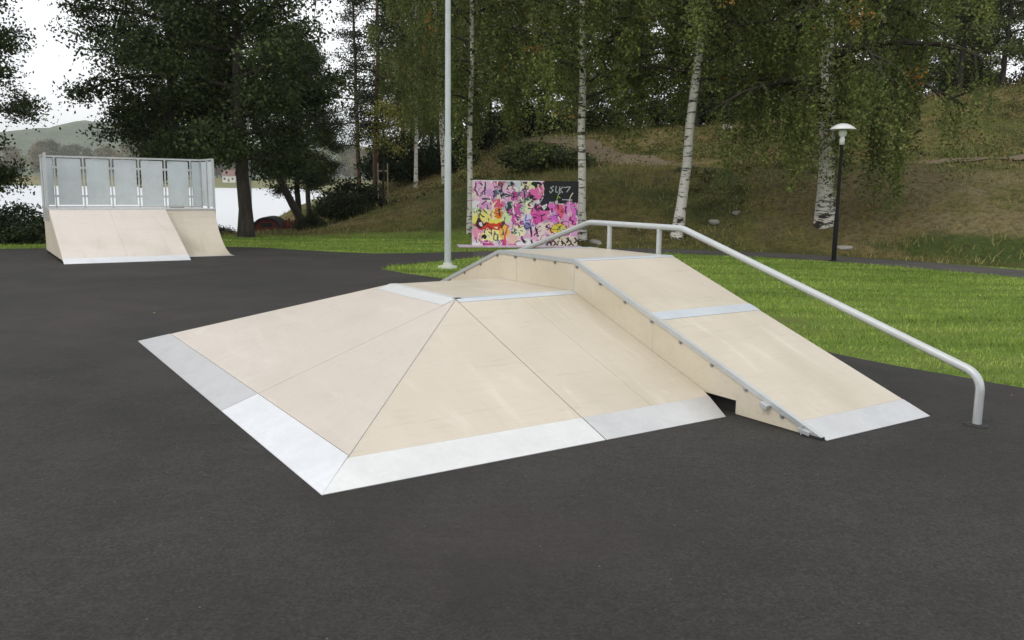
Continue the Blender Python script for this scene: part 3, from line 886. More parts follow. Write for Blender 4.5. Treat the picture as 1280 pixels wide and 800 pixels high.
# left toe plates
for a_, b_, c_, d_, mt in ((fy0, hipf_y(pwx), ysm, ysm, M['plate']), (ysm, ysm, hipb_y(pwx), fyA, M['plate_dull'])):
    ya0 = a_+(0 if a_ != ysm else gp*1.5)
    if a_ == fy0:
        q = [L(fx0, fy0+.002), L(pwx-gp*.4, b_+gp), L(pwx-gp*.4, c_-gp), L(fx0, d_-gp)]
    else:
        q = [L(fx0, ysm+gp), L(pwx-gp*.4, ysm+gp), L(pwx-gp*.4, c_), L(fx0, d_)]
    o = slab_from_quad('toe_plate', q, mt, pyr, .006, .0006)
    o.location.z += .003
# front slope panels
xs2 = 4.03
cut_y = 4.39; cut_x0 = 4.51
slab_from_quad('slope_panel', [Fr(hipf_x(pwy)+2*gp, pwy+gp), Fr(fxd-gp, pwy+gp), Fr(fxd-gp, fyd0-2*gp)], M['ply'], pyr)
slab_from_quad('slope_panel', [Fr(fxd+gp, pwy+gp), Fr(xs2-.0012, pwy+gp), Fr(xs2-.0012, fyd0-gp), Fr(fxd+gp, fyd0-gp)], M['ply'], pyr)
xc = cut_x0+(pwy-fy0)/(cut_y-fy0)*(fxw-cut_x0)
slab_from_quad('slope_panel', [Fr(xs2+.0012, pwy+gp), Fr(xc, pwy+gp), Fr(fxw-.003, cut_y), Fr(fxw-.003, fyd0-gp), Fr(xs2+.0012, fyd0-gp)], M['ply'], pyr)
o = slab_from_quad('toe_plate', [Fr(fx0+.002, fy0), Fr(fxd-gp, fy0), Fr(fxd-gp, pwy), Fr(hipf_x(pwy)+gp, pwy)], M['plate_mid'], pyr, .006, .0006); o.location.z += .003
o = slab_from_quad('toe_plate', [Fr(fxd+gp, fy0), Fr(cut_x0, fy0), Fr(xc, pwy), Fr(fxd+gp, pwy)], M['plate_dull'], pyr, .006, .0006); o.location.z += .003
# back slope
def Bk(x, y): return (x, y, zb(y))
slab_from_quad('slope_panel', [Bk(fx0+.01, fyA-.004), Bk(fxw-.003, fyA-.004), Bk(fxw-.003, fyd1+gp), Bk(fxd+gp, fyd1+gp)], M['ply'], pyr)
# deck and its edge strips
slab_from_quad('deck', [(fxd, fyd0, Zg+fh1), (fxw-.003, fyd0, Zg+fh1), (fxw-.003, fyd1, Zg+fh1), (fxd, fyd1, Zg+fh1)], M['ply'], pyr)
def flash(name, a, b, din, dout, mat, lift=.0035):
    """bent metal strip along edge a-b: 'din' vector onto the deck, 'dout' vector down the slope"""
    a = Vector(a); b = Vector(b); din = Vector(din); dout = Vector(dout); up = Vector((0, 0, lift))
    v = [a+dout, b+dout, b, a, a+din, b+din]
    v = [p+up for p in v]; w = [p-Vector((0, 0, .0025)) for p in v]
    V = v+w
    Fq = [(0, 1, 2, 3), (3, 2, 5, 4), (6, 9, 8, 7), (9, 10, 11, 8), (0, 6, 7, 1), (4, 5, 11, 10), (0, 3, 9, 6), (3, 4, 10, 9), (1, 7, 8, 2), (2, 8, 11, 5)]
    return mesh_py(name, V, Fq, mat, pyr if mat != 'x' else None)
dz = Zg+fh1
flash('edge_strip', (fxd, fyd0+.004, dz), (fxd, fyd1, dz), (.07, 0, 0), (-.12, 0, -.12*k1), M['plate_mid'])
flash('edge_strip', (fxd+.004, fyd0, dz), (fxw-.004, fyd0, dz), (0, .075, 0), (0, -.055, -.055*k2), M['strip'])
# dark underframe: closed body just under the sheets, shade inside put into its colour
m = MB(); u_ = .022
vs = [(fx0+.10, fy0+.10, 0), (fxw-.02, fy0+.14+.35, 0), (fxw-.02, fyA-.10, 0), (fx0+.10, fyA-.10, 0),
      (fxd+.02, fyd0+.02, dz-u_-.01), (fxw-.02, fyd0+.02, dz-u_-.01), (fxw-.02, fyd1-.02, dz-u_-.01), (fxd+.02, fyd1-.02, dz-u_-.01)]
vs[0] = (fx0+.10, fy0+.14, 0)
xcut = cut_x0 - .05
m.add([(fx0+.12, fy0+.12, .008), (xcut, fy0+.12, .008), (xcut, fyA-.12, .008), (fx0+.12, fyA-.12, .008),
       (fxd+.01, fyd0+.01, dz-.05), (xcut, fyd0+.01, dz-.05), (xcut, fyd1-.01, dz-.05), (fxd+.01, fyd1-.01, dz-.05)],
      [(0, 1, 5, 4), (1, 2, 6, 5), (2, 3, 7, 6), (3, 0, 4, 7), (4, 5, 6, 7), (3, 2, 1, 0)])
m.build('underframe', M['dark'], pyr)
# metal corner caps along the hips
mb = MB()
for (p, q) in (((fx0, fy0, Zg+.001), (fxd, fyd0, dz+.001)),):
    mb.tube([p, q], .0016, 6)
mb.build('hip_seam', M['plate_dull'], pyr)

# high box
hb = empty('box_ramp', (0, 0, 0), BOX_RZ, 'tall narrow plywood ramp with deck running past the handrail', 'skate ramp')
k3 = fh2/(fyd0-ft0)
def zr(y): return Zg+(y-ft0)*k3
def R_(x, y): return (x, y, zr(y))
def zr2(y): return Zg+(fyB-y)*k3
xa, xb = fxw+.004, fxr
dz2 = Zg+fh2
tp_y = ft0+.215
band0, band1 = 4.91, 5.03
slab_from_quad('ramp_panel', [R_(xa, tp_y+gp), R_(xb, tp_y+gp), R_(xb, band0+.02), R_(xa, band0+.02)], M['ply'], hb)
slab_from_quad('ramp_panel', [R_(xa, band0+.02+gp), R_(xb, band0+.02+gp), R_(xb, fyd0-gp), R_(xa, fyd0-gp)], M['ply'], hb)
o = slab_from_quad('toe_plate', [R_(xa+.01, ft0), R_(xb, ft0), R_(xb, tp_y), R_(xa+.01, tp_y)], M['plate_dull'], hb, .006, .0006); o.location.z += .003
o = slab_from_quad('joint_strip', [R_(xa+.03, band0), R_(xb, band0), R_(xb, band1), R_(xa+.03, band1)], M['strip'], hb, .003, .0004); o.location.z += .004
slab_from_quad('deck', [(xa, fyd0, dz2), (xb, fyd0, dz2), (xb, fyd1, dz2), (xa, fyd1, dz2)], M['ply'], hb)
def hbflash(y, s):
    a = Vector((xa+.03, y, dz2+.0035)); b = Vector((xb, y, dz2+.0035))
    din = Vector((0, .10*s, 0)); dout = Vector((0, -.03*s, -.03*k3))
    v = [a+dout, b+dout, b, a, a+din, b+din]; w = [p-Vector((0, 0, .0025)) for p in v]
    mesh_py('edge_strip', v+w, [(0, 1, 2, 3), (3, 2, 5, 4), (6, 9, 8, 7), (9, 10, 11, 8), (0, 6, 7, 1), (4, 5, 11, 10), (0, 3, 9, 6), (3, 4, 10, 9), (1, 7, 8, 2), (2, 8, 11, 5)], M['strip'], hb)
hbflash(fyd0, 1); hbflash(fyd1, -1)
slab_from_quad('ramp_panel', [(xa, fyd1+gp, dz2-.001), (xb, fyd1+gp, dz2-.001), (xb, fyB, Zg), (xa, fyB, Zg)], M['ply'], hb)
# side walls, cut in sheets; front sheet has the notch where the slope stops short
def side(xw, t, ys, notch):
    top = lambda y: (zr(y) if y < fyd0 else dz2 if y <= fyd1 else zr2(y))-.022
    nz = .112
    for a_, b_ in zip(ys[:-1], ys[1:]):
        pts = []
        yy = sorted(set([a_, b_]+[q for q in (fyd0, fyd1) if a_ < q < b_]))
        if notch and a_ < 4.0:
            # (y0 .. b_) with notch from 4.07 onwards
            low = [(a_, top(a_)), (a_, .014), (4.076, .014), (4.076, nz), (4.40, nz), (4.52, .13), (b_, .13)]
            pts = [(xw, p[0], p[1]) for p in low]+[(xw, y, top(y)) for y in reversed(yy) if y != a_]
        else:
            bot = .014 if not notch or a_ > 9 or b_ > 9.9 else .10
            pts = [(xw, a_+.0018, bot), (xw, b_-.0018, bot)]+[(xw, y-(.0018 if y == b_ else -.0018 if y == a_ else 0), top(y)) for y in reversed(yy)]
        m = MB(); m.prism(pts, (t, 0, 0)); m.build('side_panel', M['ply_wall'], hb)
side(fxw+.002, .018, [ft0+.13, 4.965, fyd0, fyd1-.33, fyB-1.6, fyB-.1], True)
side(fxr-.02, .018, [ft0+.13, 4.965, fyd0, fyd1, fyB-1.6, fyB-.1], False)
m = MB()
m.add([(fxw+.06, ft0+.2, .008), (fxr-.04, ft0+.2, .008), (fxr-.04, fyB-.2, .008), (fxw+.06, fyB-.2, .008), (fxw+.06, fyd0, dz2-.05), (fxr-.04, fyd0, dz2-.05), (fxr-.04, fyd1, dz2-.05), (fxw+.06, fyd1, dz2-.05)],
      [(0, 1, 5, 4), (1, 2, 6, 5), (2, 3, 7, 6), (3, 0, 4, 7), (4, 5, 6, 7), (3, 2, 1, 0)])
m.build('underframe', M['dark'], hb)  # near-black body, its colour carries the shade seen through the notch
# steel angle along the top edge of the left wall: top flange + side flange
def angle(pts, name):
    P = [Vector(p) for p in pts]
    m = MB()
    for sec in ('top', 'side'):
        vs = []; fs = []
        for p in P:
            if sec == 'top': c = [(-.008, .0065), (.030, .0065), (.030, .002), (-.008, .002)]
            else: c = [(-.0085, .0068), (-.003, .0068), (-.003, -.030), (-.0085, -.030)]
            vs += [p+Vector((cx, 0, cz)) for cx, cz in c]
        n = len(P)
        for i in range(n-1):
            for k in range(4):
                k2 = (k+1) % 4; fs.append((i*4+k, i*4+k2, (i+1)*4+k2, (i+1)*4+k))
        fs += [(0, 1, 2, 3), (4*n-1, 4*n-2, 4*n-3, 4*n-4)]
        m.add(vs, fs)
    return m.build(name, M['galv'], hb)
angle([(fxw, ft0+.03, zr(ft0+.03)), (fxw, fyd0, dz2), (fxw, fyd1, dz2), (fxw, fyB-.03, zr2(fyB-.03))], 'edge_angle')
bm_ = MB()
for y in np.arange(ft0+.35, fyB-.2, .33):
    z = (zr(y) if y < fyd0 else dz2 if y <= fyd1 else zr2(y))-.040
    m = MB(); m.tube([(fxw-.014, y, z), (fxw+.004, y, z)], .011, 8); m.tube([(fxw-.006, y, z), (fxw+.001, y, z)], .018, 10)
    m.build('bolt', M['bolt'], hb)
# clamp and jacking bolt near the toe
m = MB(); m.obox((fxw-.02, 3.80, zr(3.80)-.045), (.022, 0, 0), (0, .03, .010), (0, -.006, .018)); m.build('bracket', M['galv'], hb, .003)
m = MB(); m.obox((fxw-.012, 3.47, .035), (.014, 0, 0), (0, .045, .006), (0, 0, .014)); m.tube([(fxw-.018, 3.49, .012), (fxw-.018, 3.49, .075)], .008, 8); m.build('bracket', M['galv'], hb, .002)
m = MB(); m.box(fxw-.02, fxw+.02, ft0+.02, ft0+.16, .008, .026); m.build('rubber_foot', M['rubber'], hb)

# handrail
rail = empty('handrail', (0, 0, 0), BOX_RZ, 'galvanised tube grind rail running beside the tall plywood ramp', 'rail')
def fillet(pts, rads, n=10):
    out = [Vector(pts[0])]
    for i in range(1, len(pts)-1):
        p = Vector(pts[i]); a = (Vector(pts[i-1])-p); b = (Vector(pts[i+1])-p)
        ang = a.angle(b); d = rads[i-1]/tan(ang/2); d = min(d, a.length*.45, b.length*.45)
        s = p+a.normalized()*d; e = p+b.normalized()*d
        for k in range(n+1):
            t = k/n; out.append(s*(1-t)**2+p*2*t*(1-t)+e*t*t)
    out.append(Vector(pts[-1])); return out
xp = 5.873; rr_ = .030
h3 = 1.227+Zg
k4 = (h3-.33)/(5.957-3.03)
ypR = 3.012
yb2 = 7.384; ypB = yb2+(5.957-ypR)
prof = [(xp, ypR, .0), (xp, ypR, .36), (xp, 5.957, h3), (xp, yb2, h3), (xp, ypB, .36), (xp, ypB, 0)]
pts = fillet(prof, [.16, .35, .35, .16])
m = MB(); m.tube(pts, rr_, 16); m.build('rail_tube', M['galv'], rail)
for y in (6.275, 7.04):
    m = MB(); m.tube([(xp-.0, y, dz2-.22), (xp, y, h3-.01)], .026, 14); m.box(xp-.06, xp+.0, y-.05, y+.05, dz2-.16, dz2-.06)
    m.build('rail_post', M['galv'], rail)
for y in (ypR, ypB):
    m = MB(); m.lathe([(.0, .014), (.075, .014), (.082, .009), (.03, .02)], 20, (xp, y, 0)); m.build('ground_collar', M['rubber'], rail)

# ------------------------------------------------------------------ far quarter pipe with guard fence
qp = empty('quarter_pipe', (0, 0, 0), 0, 'far plywood bank and quarter pipe with raised platform on the left', 'skate ramp')
Tq = Vector((1.803*cos(BOX_RZ)-18.714*sin(BOX_RZ), 1.803*sin(BOX_RZ)+18.714*cos(BOX_RZ), 0))
qp.location = Tq; qp.rotation_euler = (0, 0, BOX_RZ)
qW1, qW, qB, qD, qh = 2.39, 3.50, 2.30, 3.50, 1.0
kq = qh/qB
slab_from_quad('bank_panel', [(0, .22, Zg+.22*kq), (1.19, .22, Zg+.22*kq), (1.19, qB, Zg+qh), (0, qB, Zg+qh)], M['ply_far'], qp)
slab_from_quad('bank_panel', [(1.192, .22, Zg+.22*kq), (qW1, .22, Zg+.22*kq), (qW1, 1.35, Zg+1.35*kq), (1.192, 1.35, Zg+1.35*kq)], M['ply_far'], qp)
slab_from_quad('bank_panel', [(1.192, 1.353, Zg+1.353*kq), (qW1, 1.353, Zg+1.353*kq), (qW1, qB, Zg+qh), (1.192, qB, Zg+qh)], M['ply_far'], qp)
o = slab_from_quad('toe_plate', [(0, 0, Zg), (qW1, 0, Zg), (qW1, .215, Zg+.215*kq), (0, .215, Zg+.215*kq)], M['plate'], qp, .006, 0); o.location.z += .003
def qcurve(n, b0, inset=0):
    run = qB-b0; Rq = (run*run+qh*qh)/(2*qh)
    return [(b0+run*i/n, Zg+Rq-sqrt(max(0, Rq*Rq-(run*i/n)**2))-inset) for i in range(n+1)]
cv = qcurve(14, .79)
m = MB()
top = [(qW1+.004, b, z) for b, z in cv]; bot = [(qW1+.004, b, z-.02) for b, z in cv][::-1]
m.prism(top+bot, (qW-qW1-.004, 0, 0)); m.build('curved_panel', M['ply'], qp)
m = MB(); m.box(qW1+.02, qW, .755, .93, .012, .018); m.build('toe_plate', M['plate_dull'], qp)
# side cheeks, ribs and feet
def cheek(x, poly, t=.018, mat='ply_wall', name='side_panel'):
    m = MB(); m.prism([(x, b, z) for b, z in poly], (t, 0, 0)); return m.build(name, M[mat], qp)
cheek(.002, [(.25, .06), (qD-.02, .06), (qD-.02, qh-.02), (qB, qh-.02), (.12, Zg+.03)])
cheek(qW1-.02, [(.25, .03), (qB, .03), (qB, qh-.02), (.12, Zg+.02)])
cheek(qW-.02, [(.95, .03), (qD-.02, .03), (qD-.02, qh-.02)]+[(b, z-.022) for b, z in cv[::-1][:-2]])
cheek(.62, [(.45, .05), (qD-.1, .05), (qD-.1, qh-.05), (qB, qh-.05)], .04, 'dark', 'rib')
cheek(1.6, [(.45, .05), (qD-.1, .05), (qD-.1, qh-.05), (qB, qh-.05)], .04, 'dark', 'rib')
for b in (.5, 1.1, 1.8, 2.5, 3.3):
    m = MB(); m.box(-.004, .06, b-.06, b+.06, .008, .075); m.build('foot', M['dark'], qp)
m = MB(); m.box(0, qW, qD-.04, qD-.02, .06, qh-.02); m.build('back_panel', M['ply_wall'], qp)
slab_from_quad('platform', [(0, qB+.02, Zg+qh), (qW, qB+.02, Zg+qh), (qW, qD, Zg+qh), (0, qD, Zg+qh)], M['ply'], qp)
m = MB(); m.tube([(-.01, qB, Zg+qh-.005), (qW+.01, qB, Zg+qh-.005)], .026, 12); m.build('coping', M['galv'], qp)
# guard fence
gz0 = Zg+qh; gz1 = gz0+1.17
m = MB(); m.box(0, qW, qD-.03, qD+.01, gz1-.02, gz1+.02); m.box(-.03, .01, qB+.05, qD, gz1-.02, gz1+.02); m.box(qW-.01, qW+.03, qB+.05, qD, gz1-.02, gz1+.02)
m.box(0, qW, qD-.03, qD+.01, gz0+.01, gz0+.045)
m.build('guard_rail', M['galv'], qp)
edges_ = [.02, .27]+[.27+.6*(i+1)-.005*i for i in range(5)]
edges_[-1] = 3.25
xsw = [.27, .866, 1.462, 2.058, 2.654, 3.25]
for x in [0.0, qW]+xsw:
    m = MB(); m.box(x-.016, x+.016, qD-.028, qD+.004, gz0-.3, gz1); m.build('guard_post', M['galv'], qp)
for i, (a_, b_) in enumerate([(.0, .27)]+list(zip(xsw[:-1], xsw[1:]))+[(3.25, qW)]):
    m = MB(); g_ = .055 if b_-a_ > .4 else .03
    z0p = gz0+.075 if i < 4 else gz0+.05
    m.box(a_+g_, b_-g_, qD-.024, qD-.020, z0p, gz1-.045)
    # perforations as shallow dimple rows are in the material; a folded rim stiffens the sheet
    for (u0, u1, v0, v1) in ((a_+g_, b_-g_, z0p, z0p+.02), (a_+g_, b_-g_, gz1-.065, gz1-.045), (a_+g_, a_+g_+.018, z0p, gz1-.045), (b_-g_-.018, b_-g_, z0p, gz1-.045)):
        m.box(u0, u1, qD-.036, qD-.0242, v0, v1)
    for zc in (gz0+.25, gz0+.9):
        m.box(a_+.01, a_+g_, qD-.022, qD-.015, zc, zc+.05); m.box(b_-g_, b_-.01, qD-.022, qD-.015, zc, zc+.05)
    m.build('guard_panel', M['panel'], qp)
for x in (-.01, qW+.01):
    for b in (qB+.06, (qB+qD)/2):
        m = MB(); m.box(x-.025, x+.025, b-.025, b+.025, gz0-.25, gz1+(.05 if x < 0 and b < 2.5 else .0)); m.build('guard_post', M['galv'], qp)
    for b0, b1 in ((qB+.1, (qB+qD)/2-.03), ((qB+qD)/2+.03, qD-.03)):
        m = MB(); m.box(x-.002, x+.002, b0, b1, gz0+.05, gz1-.045); m.build('guard_panel', M['panel'], qp)

# ------------------------------------------------------------------ graffiti wall
def graffiti_paint():
    W, H = 240, 150
    X0, X1, Y0, Y1 = 75, 1105, 60, 705     # design frame
    yy, xx = np.mgrid[0:H, 0:W]
    px = X0+(xx+.5)/W*(X1-X0); py = Y0+(yy+.5)/H*(Y1-Y0)
    nx1 = (vnoise(px/28, py/28, 1)-.5)*34; ny1 = (vnoise(px/28, py/28, 2)-.5)*34
    nx2 = (vnoise(px/9, py/9, 3)-.5)*10
    qx = px+nx1+nx2; qy = py+ny1+nx2
    rng = np.random.default_rng(7)
    pal = np.array([[.62, .30, .52], [.75, .45, .66], [.80, .78, .78], [.55, .12, .36], [.80, .62, .70], [.20, .16, .24], [.45, .50, .48], [.62, .10, .22], [.80, .70, .62]])
    # base: irregular cells
    cx = rng.uniform(X0, X1, 230); cy = rng.uniform(Y0, Y1, 230); ci = rng.choice(len(pal), 230, p=[.17, .16, .18, .12, .12, .06, .06, .06, .07])
    d = ((qx[..., None]-cx)**2+((qy[..., None]-cy)*.6)**2)
    img = pal[ci[d.argmin(-1)]]
    def blob(x, y, rx, ry, c, rot=0):
        dx = qx-x; dy = qy-y; a = dx*cos(rot)+dy*sin(rot); b = -dx*sin(rot)+dy*cos(rot)
        m = (a/rx)**2+(b/ry)**2 < 1; img[m] = c
    def rect(x0, x1, y0, y1, c):
        m = (qx > x0) & (qx < x1) & (qy > y0) & (qy < y1); img[m] = c
    def stroke(pts, w, c, warp=True):
        ax, ay = (px+nx1*.3, py+ny1*.3) if warp else (px, py)
        for (xa, ya), (xb_, yb_) in zip(pts[:-1], pts[1:]):
            dx, dy = xb_-xa, yb_-ya; t = np.clip(((ax-xa)*dx+(ay-ya)*dy)/(dx*dx+dy*dy+1e-9), 0, 1)
            img[np.hypot(ax-xa-t*dx, ay-ya-t*dy) < w] = c
    K = (.015, .014, .02); Wt = (.82, .80, .78); PK = (.80, .22, .50); MG = (.70, .10, .45); LP = (.80, .55, .70); YE = (.85, .78, .22); OR = (.80, .28, .04); RD = (.62, .05, .03); PU = (.42, .18, .50); VI = (.30, .22, .62); LG = (.55, .68, .50); CR = (.86, .80, .62)
    # upper left lilac lettering
    blob(210, 140, 110, 75, LP); blob(240, 200, 55, 45, (.68, .42, .66)); blob(160, 230, 70, 30, LP)
    for p in ([(150, 90), (200, 150), (160, 190)], [(200, 80), (190, 200)], [(110, 90), (100, 150), (130, 210)], [(170, 240), (260, 245), (250, 290)], [(170, 290), (210, 260)]): stroke(p, 7, (.12, .04, .14))
    blob(400, 150, 60, 60, LP); stroke([(300, 120), (360, 90), (350, 190), (430, 200)], 9, (.10, .10, .14)); blob(300, 180, 22, 40, (.18, .18, .30))
    blob(500, 100, 45, 30, (.62, .70, .70)); blob(350, 80, 20, 25, (.20, .32, .28))
    blob(610, 110, 60, 45, (.78, .82, .45)); stroke([(560, 80), (590, 130), (640, 90)], 6, LG); blob(640, 170, 40, 30, Wt)
    blob(700, 180, 75, 55, PK); blob(740, 170, 30, 30, (.80, .35, .50)); stroke([(620, 190), (600, 230), (700, 240)], 9, (.35, .05, .18))
    blob(320, 280, 50, 55, (.75, .15, .28)); blob(430, 250, 60, 50, LP); blob(440, 300, 40, 40, (.14, .20, .20)); blob(500, 260, 40, 60, (.72, .52, .58))
    blob(480, 210, 35, 40, MG); blob(600, 270, 60, 50, (.55, .62, .55)); blob(590, 250, 18, 40, (.20, .30, .20))
    # magenta middle
    blob(510, 390, 60, 110, (.66, .16, .46)); blob(720, 390, 100, 85, PK); blob(700, 420, 60, 60, (.78, .14, .50)); blob(620, 330, 35, 70, CR); blob(560, 330, 30, 30, LG)
    rect(550, 640, 380, 470, (.72, .70, .86)); stroke([(560, 400), (600, 390), (590, 450), (630, 440)], 6, VI); blob(610, 500, 65, 40, (.34, .28, .52))
    for p in ([(480, 380), (520, 420), (500, 450)], [(740, 400), (780, 390)], [(680, 290), (700, 340), (740, 320)]): stroke(p, 8, (.16, .02, .12))
    # yellow / orange piece lower left
    rect(85, 420, 345, 470, (.84, .80, .38)); blob(240, 450, 170, 60, YE); blob(330, 380, 55, 50, OR); blob(400, 420, 40, 60, (.70, .80, .50))
    rect(120, 400, 470, 545, RD); blob(240, 500, 150, 34, (.70, .10, .03)); blob(140, 480, 40, 45, (.10, .02, .05)); blob(380, 490, 30, 40, (.12, .08, .04)); blob(150, 485, 12, 14, Wt)
    blob(270, 600, 110, 60, (.88, .84, .40)); blob(390, 560, 50, 70, (.86, .60, .18)); blob(120, 580, 50, 55, (.80, .40, .52)); blob(105, 350, 30, 30, LG)
    stroke([(290, 580), (285, 640), (320, 650), (325, 590), (295, 585)], 7, (.25, .28, .20)); stroke([(100, 370), (160, 350), (140, 430)], 7, (.16, .20, .10)); stroke([(180, 340), (220, 390)], 6, (.16, .2, .1)); blob(195, 610, 26, 16, K)
    stroke([(420, 500), (390, 600), (400, 680)], 9, (.70, .16, .06)); stroke([(330, 345), (340, 400)], 8, (.30, .03, .02))
    # bottom centre: pale pinks with dark drips
    blob(470, 620, 60, 70, (.82, .60, .52)); blob(530, 550, 60, 50, (.84, .84, .60)); blob(650, 590, 70, 60, (.82, .50, .66)); blob(600, 660, 90, 40, Wt); blob(740, 560, 55, 90, (.84, .70, .68)); blob(480, 570, 30, 22, (.12, .16, .10))
    for p in ([(560, 610), (575, 660)], [(650, 640), (665, 690)], [(700, 690), (740, 640), (730, 680)], [(690, 520), (710, 600)], [(640, 520), (650, 600)]): stroke(p, 10, (.08, .02, .10))
    # black panel top right with pale tag
    rect(770, 1120, 40, 265, K); rect(735, 830, 215, 350, (.03, .02, .04)); blob(700, 90, 45, 30, (.10, .14, .12)); blob(770, 290, 14, 40, (.55, .60, .52))
    blob(560, 75, 40, 20, (.05, .08, .07)); blob(690, 90, 60, 32, K); blob(640, 215, 30, 20, K); blob(450, 100, 26, 30, (.06, .07, .10)); blob(350, 190, 24, 36, (.07, .05, .12)); blob(770, 300, 40, 50, (.05, .03, .06)); blob(420, 330, 26, 40, (.06, .09, .10))
    tg = (.50, .54, .54)
    for p in ([(860, 110), (830, 125), (855, 150), (830, 175), (822, 160)], [(885, 110), (880, 165), (900, 168)], [(920, 115), (915, 170)], [(950, 115), (920, 145), (950, 170)], [(965, 120), (1025, 115), (990, 165)], [(905, 190), (930, 170)]): stroke(p, 4.5, tg, False)
    stroke([(895, 235), (905, 205), (925, 225)], 5, (.35, .52, .12), False); stroke([(950, 240), (1040, 242)], 6, (.55, .52, .62), False)
    # pink block right
    rect(825, 1085, 280, 470, (.78, .24, .62)); rect(890, 960, 280, 440, (.80, .18, .26)); rect(970, 1040, 290, 470, (.80, .42, .68)); blob(870, 400, 40, 70, (.74, .22, .70))
    for p in ([(1050, 390), (1020, 440), (1060, 450), (1040, 500)], [(980, 310), (985, 370)], [(845, 330), (850, 360)], [(905, 290), (910, 330)]): stroke(p, 8, (.30, .02, .20))
    blob(850, 520, 70, 60, (.84, .62, .62)); blob(1000, 520, 60, 50, (.84, .50, .62))
    # yellow wheel with dark rim
    m = (np.hypot((qx-920)/85, (qy-530)/75) < 1); img[m] = (.40, .08, .03)
    m = (np.hypot((qx-922)/72, (qy-530)/62) < 1); img[m] = (.84, .66, .12)
    for a_ in range(6):
        stroke([(922, 530), (922+65*cos(a_*1.05), 530+55*sin(a_*1.05))], 4, (.30, .34, .08))
    blob(920, 525, 20, 16, (.40, .55, .15))
    # bottom right black squiggles on cream
    rect(820, 1120, 600, 720, (.70, .64, .52))
    for a_ in range(10):
        x_ = 850+a_*26; y_ = 620+30*(a_ % 3); stroke([(x_, y_), (x_+14, y_+22), (x_-6, y_+44)], 8, (.06, .05, .04))
    stroke([(800, 700), (830, 640), (850, 700)], 9, (.08, .03, .08))
    # scattered fine marks over everything but the black panel
    for k in range(290):
        x_ = rng.uniform(90, 1080); y_ = rng.uniform(80, 690)
        if x_ > 760 and y_ < 270: continue
        c = [K, K, Wt, (.22, .03, .14), (.5, .6, .6), CR, (.05, .08, .11), (.75, .15, .5)][rng.integers(8)]
        pts_ = [(x_, y_)]
        for q in range(rng.integers(1, 4)): pts_.append((pts_[-1][0]+rng.normal()*22, pts_[-1][1]+rng.normal()*26))
        stroke(pts_, rng.uniform(2.2, 5), c)
    # white top margin
    img = np.clip(img, 0, 1)**1.3*1.02
    img[(py < Y0+7) & (px < 760)] = (.78, .76, .78)
    return img, W, H
def graffiti_wall():
    A = Vector((-1.12, 23.37)); Bv = Vector((1.79, 23.75))
    d = (Bv-A); w = d.length; rz = atan2(d.y, d.x)
    e = empty('graffiti_wall', (A.x, A.y, 0), rz, 'freestanding wall covered in pink, yellow and black graffiti', 'wall')
    h = 1.80
    m = MB(); m.box(0, w, .002, .14, 0, h); m.build('panel', m_plain('pale painted board', (.62, .58, .58), .7), e, .004)
    img, W, H = graffiti_paint()
    gxx, gzz = np.meshgrid(np.linspace(0, w, W+1), np.linspace(h, .0, H+1))
    V = np.stack([gxx.ravel(), np.full(gxx.size, -.001), gzz.ravel()], -1)
    ii = np.arange((W+1)*(H+1)).reshape(H+1, W+1)
    Fq = np.stack([ii[:-1, :-1], ii[1:, :-1], ii[1:, 1:], ii[:-1, 1:]], -1).reshape(-1, 4)
    t = NT('graffiti paint'); at = t.n('ShaderNodeAttribute', attribute_name='paint')
    n = t.noise(t.mapped(), 30, 3)
    mt = t.done(t.bsdf(t.mix(t.math('MULTIPLY', n, .12), at.outputs['Color'], (0, 0, 0)), .5, 0, .4))
    o = mesh_np('graffiti', V, Fq, mt, e)
    ca = o.data.color_attributes.new('paint', 'FLOAT_COLOR', 'CORNER')
    c = np.ones((W*H, 4, 4), np.float32); c[..., :3] = img.reshape(-1, 1, 3)
    ca.data.foreach_set('color', c.ravel())
    m = MB(); m.box(-.40, w+.06, -.45, .3, 0, .03)
    t = NT('paint spattered slab'); n = t.noise(t.mapped(), 3.5, 4, .6, .8)
    c = t.ramp(n, [(.38, (.42, .38, .36)), (.5, (.50, .33, .50)), (.58, (.58, .52, .54)), (.7, (.45, .32, .55))])
    m.build('slab', t.done(t.bsdf(c, .7)), e, .004)
graffiti_wall()

# ------------------------------------------------------------------ pole, lamp, small things
def pole():
    e = empty('light_pole', (-1.30, 16.97, 0), 0, 'tall plain galvanised pole on the grass tip behind the ramps', 'pole')
    m = MB(); m.tube([(0, 0, .05), (0, 0, 2.55), (0, 0, 2.6), (0, 0, 8.6)], [.068, .066, .058, .045], 16); sh_ = m.build('shaft', M['galv_pole'], e)
    m = MB(); m.lathe([(0, .11), (.085, .11), (.10, .06), (.19, .045), (.20, .0)], 20); m.build('foot', m_plain('weathered concrete', (.45, .47, .40), .9, 0, 12, .2, .01), e)
    m = MB(); m.box(-.035, .035, -.075, -.06, .55, .80); m.build('hatch', M['galv_pole'], e, .004)
    m = MB(); m.tube([(0, 0, 8.55), (0, -.15, 8.8), (0, -.7, 8.9)], .03, 10); m.obox((0, -.9, 8.92), (.13, 0, 0), (0, .3, 0), (0, 0, .04)); m.build('lamp_head', M['galv_pole'], e, .01)
pole()
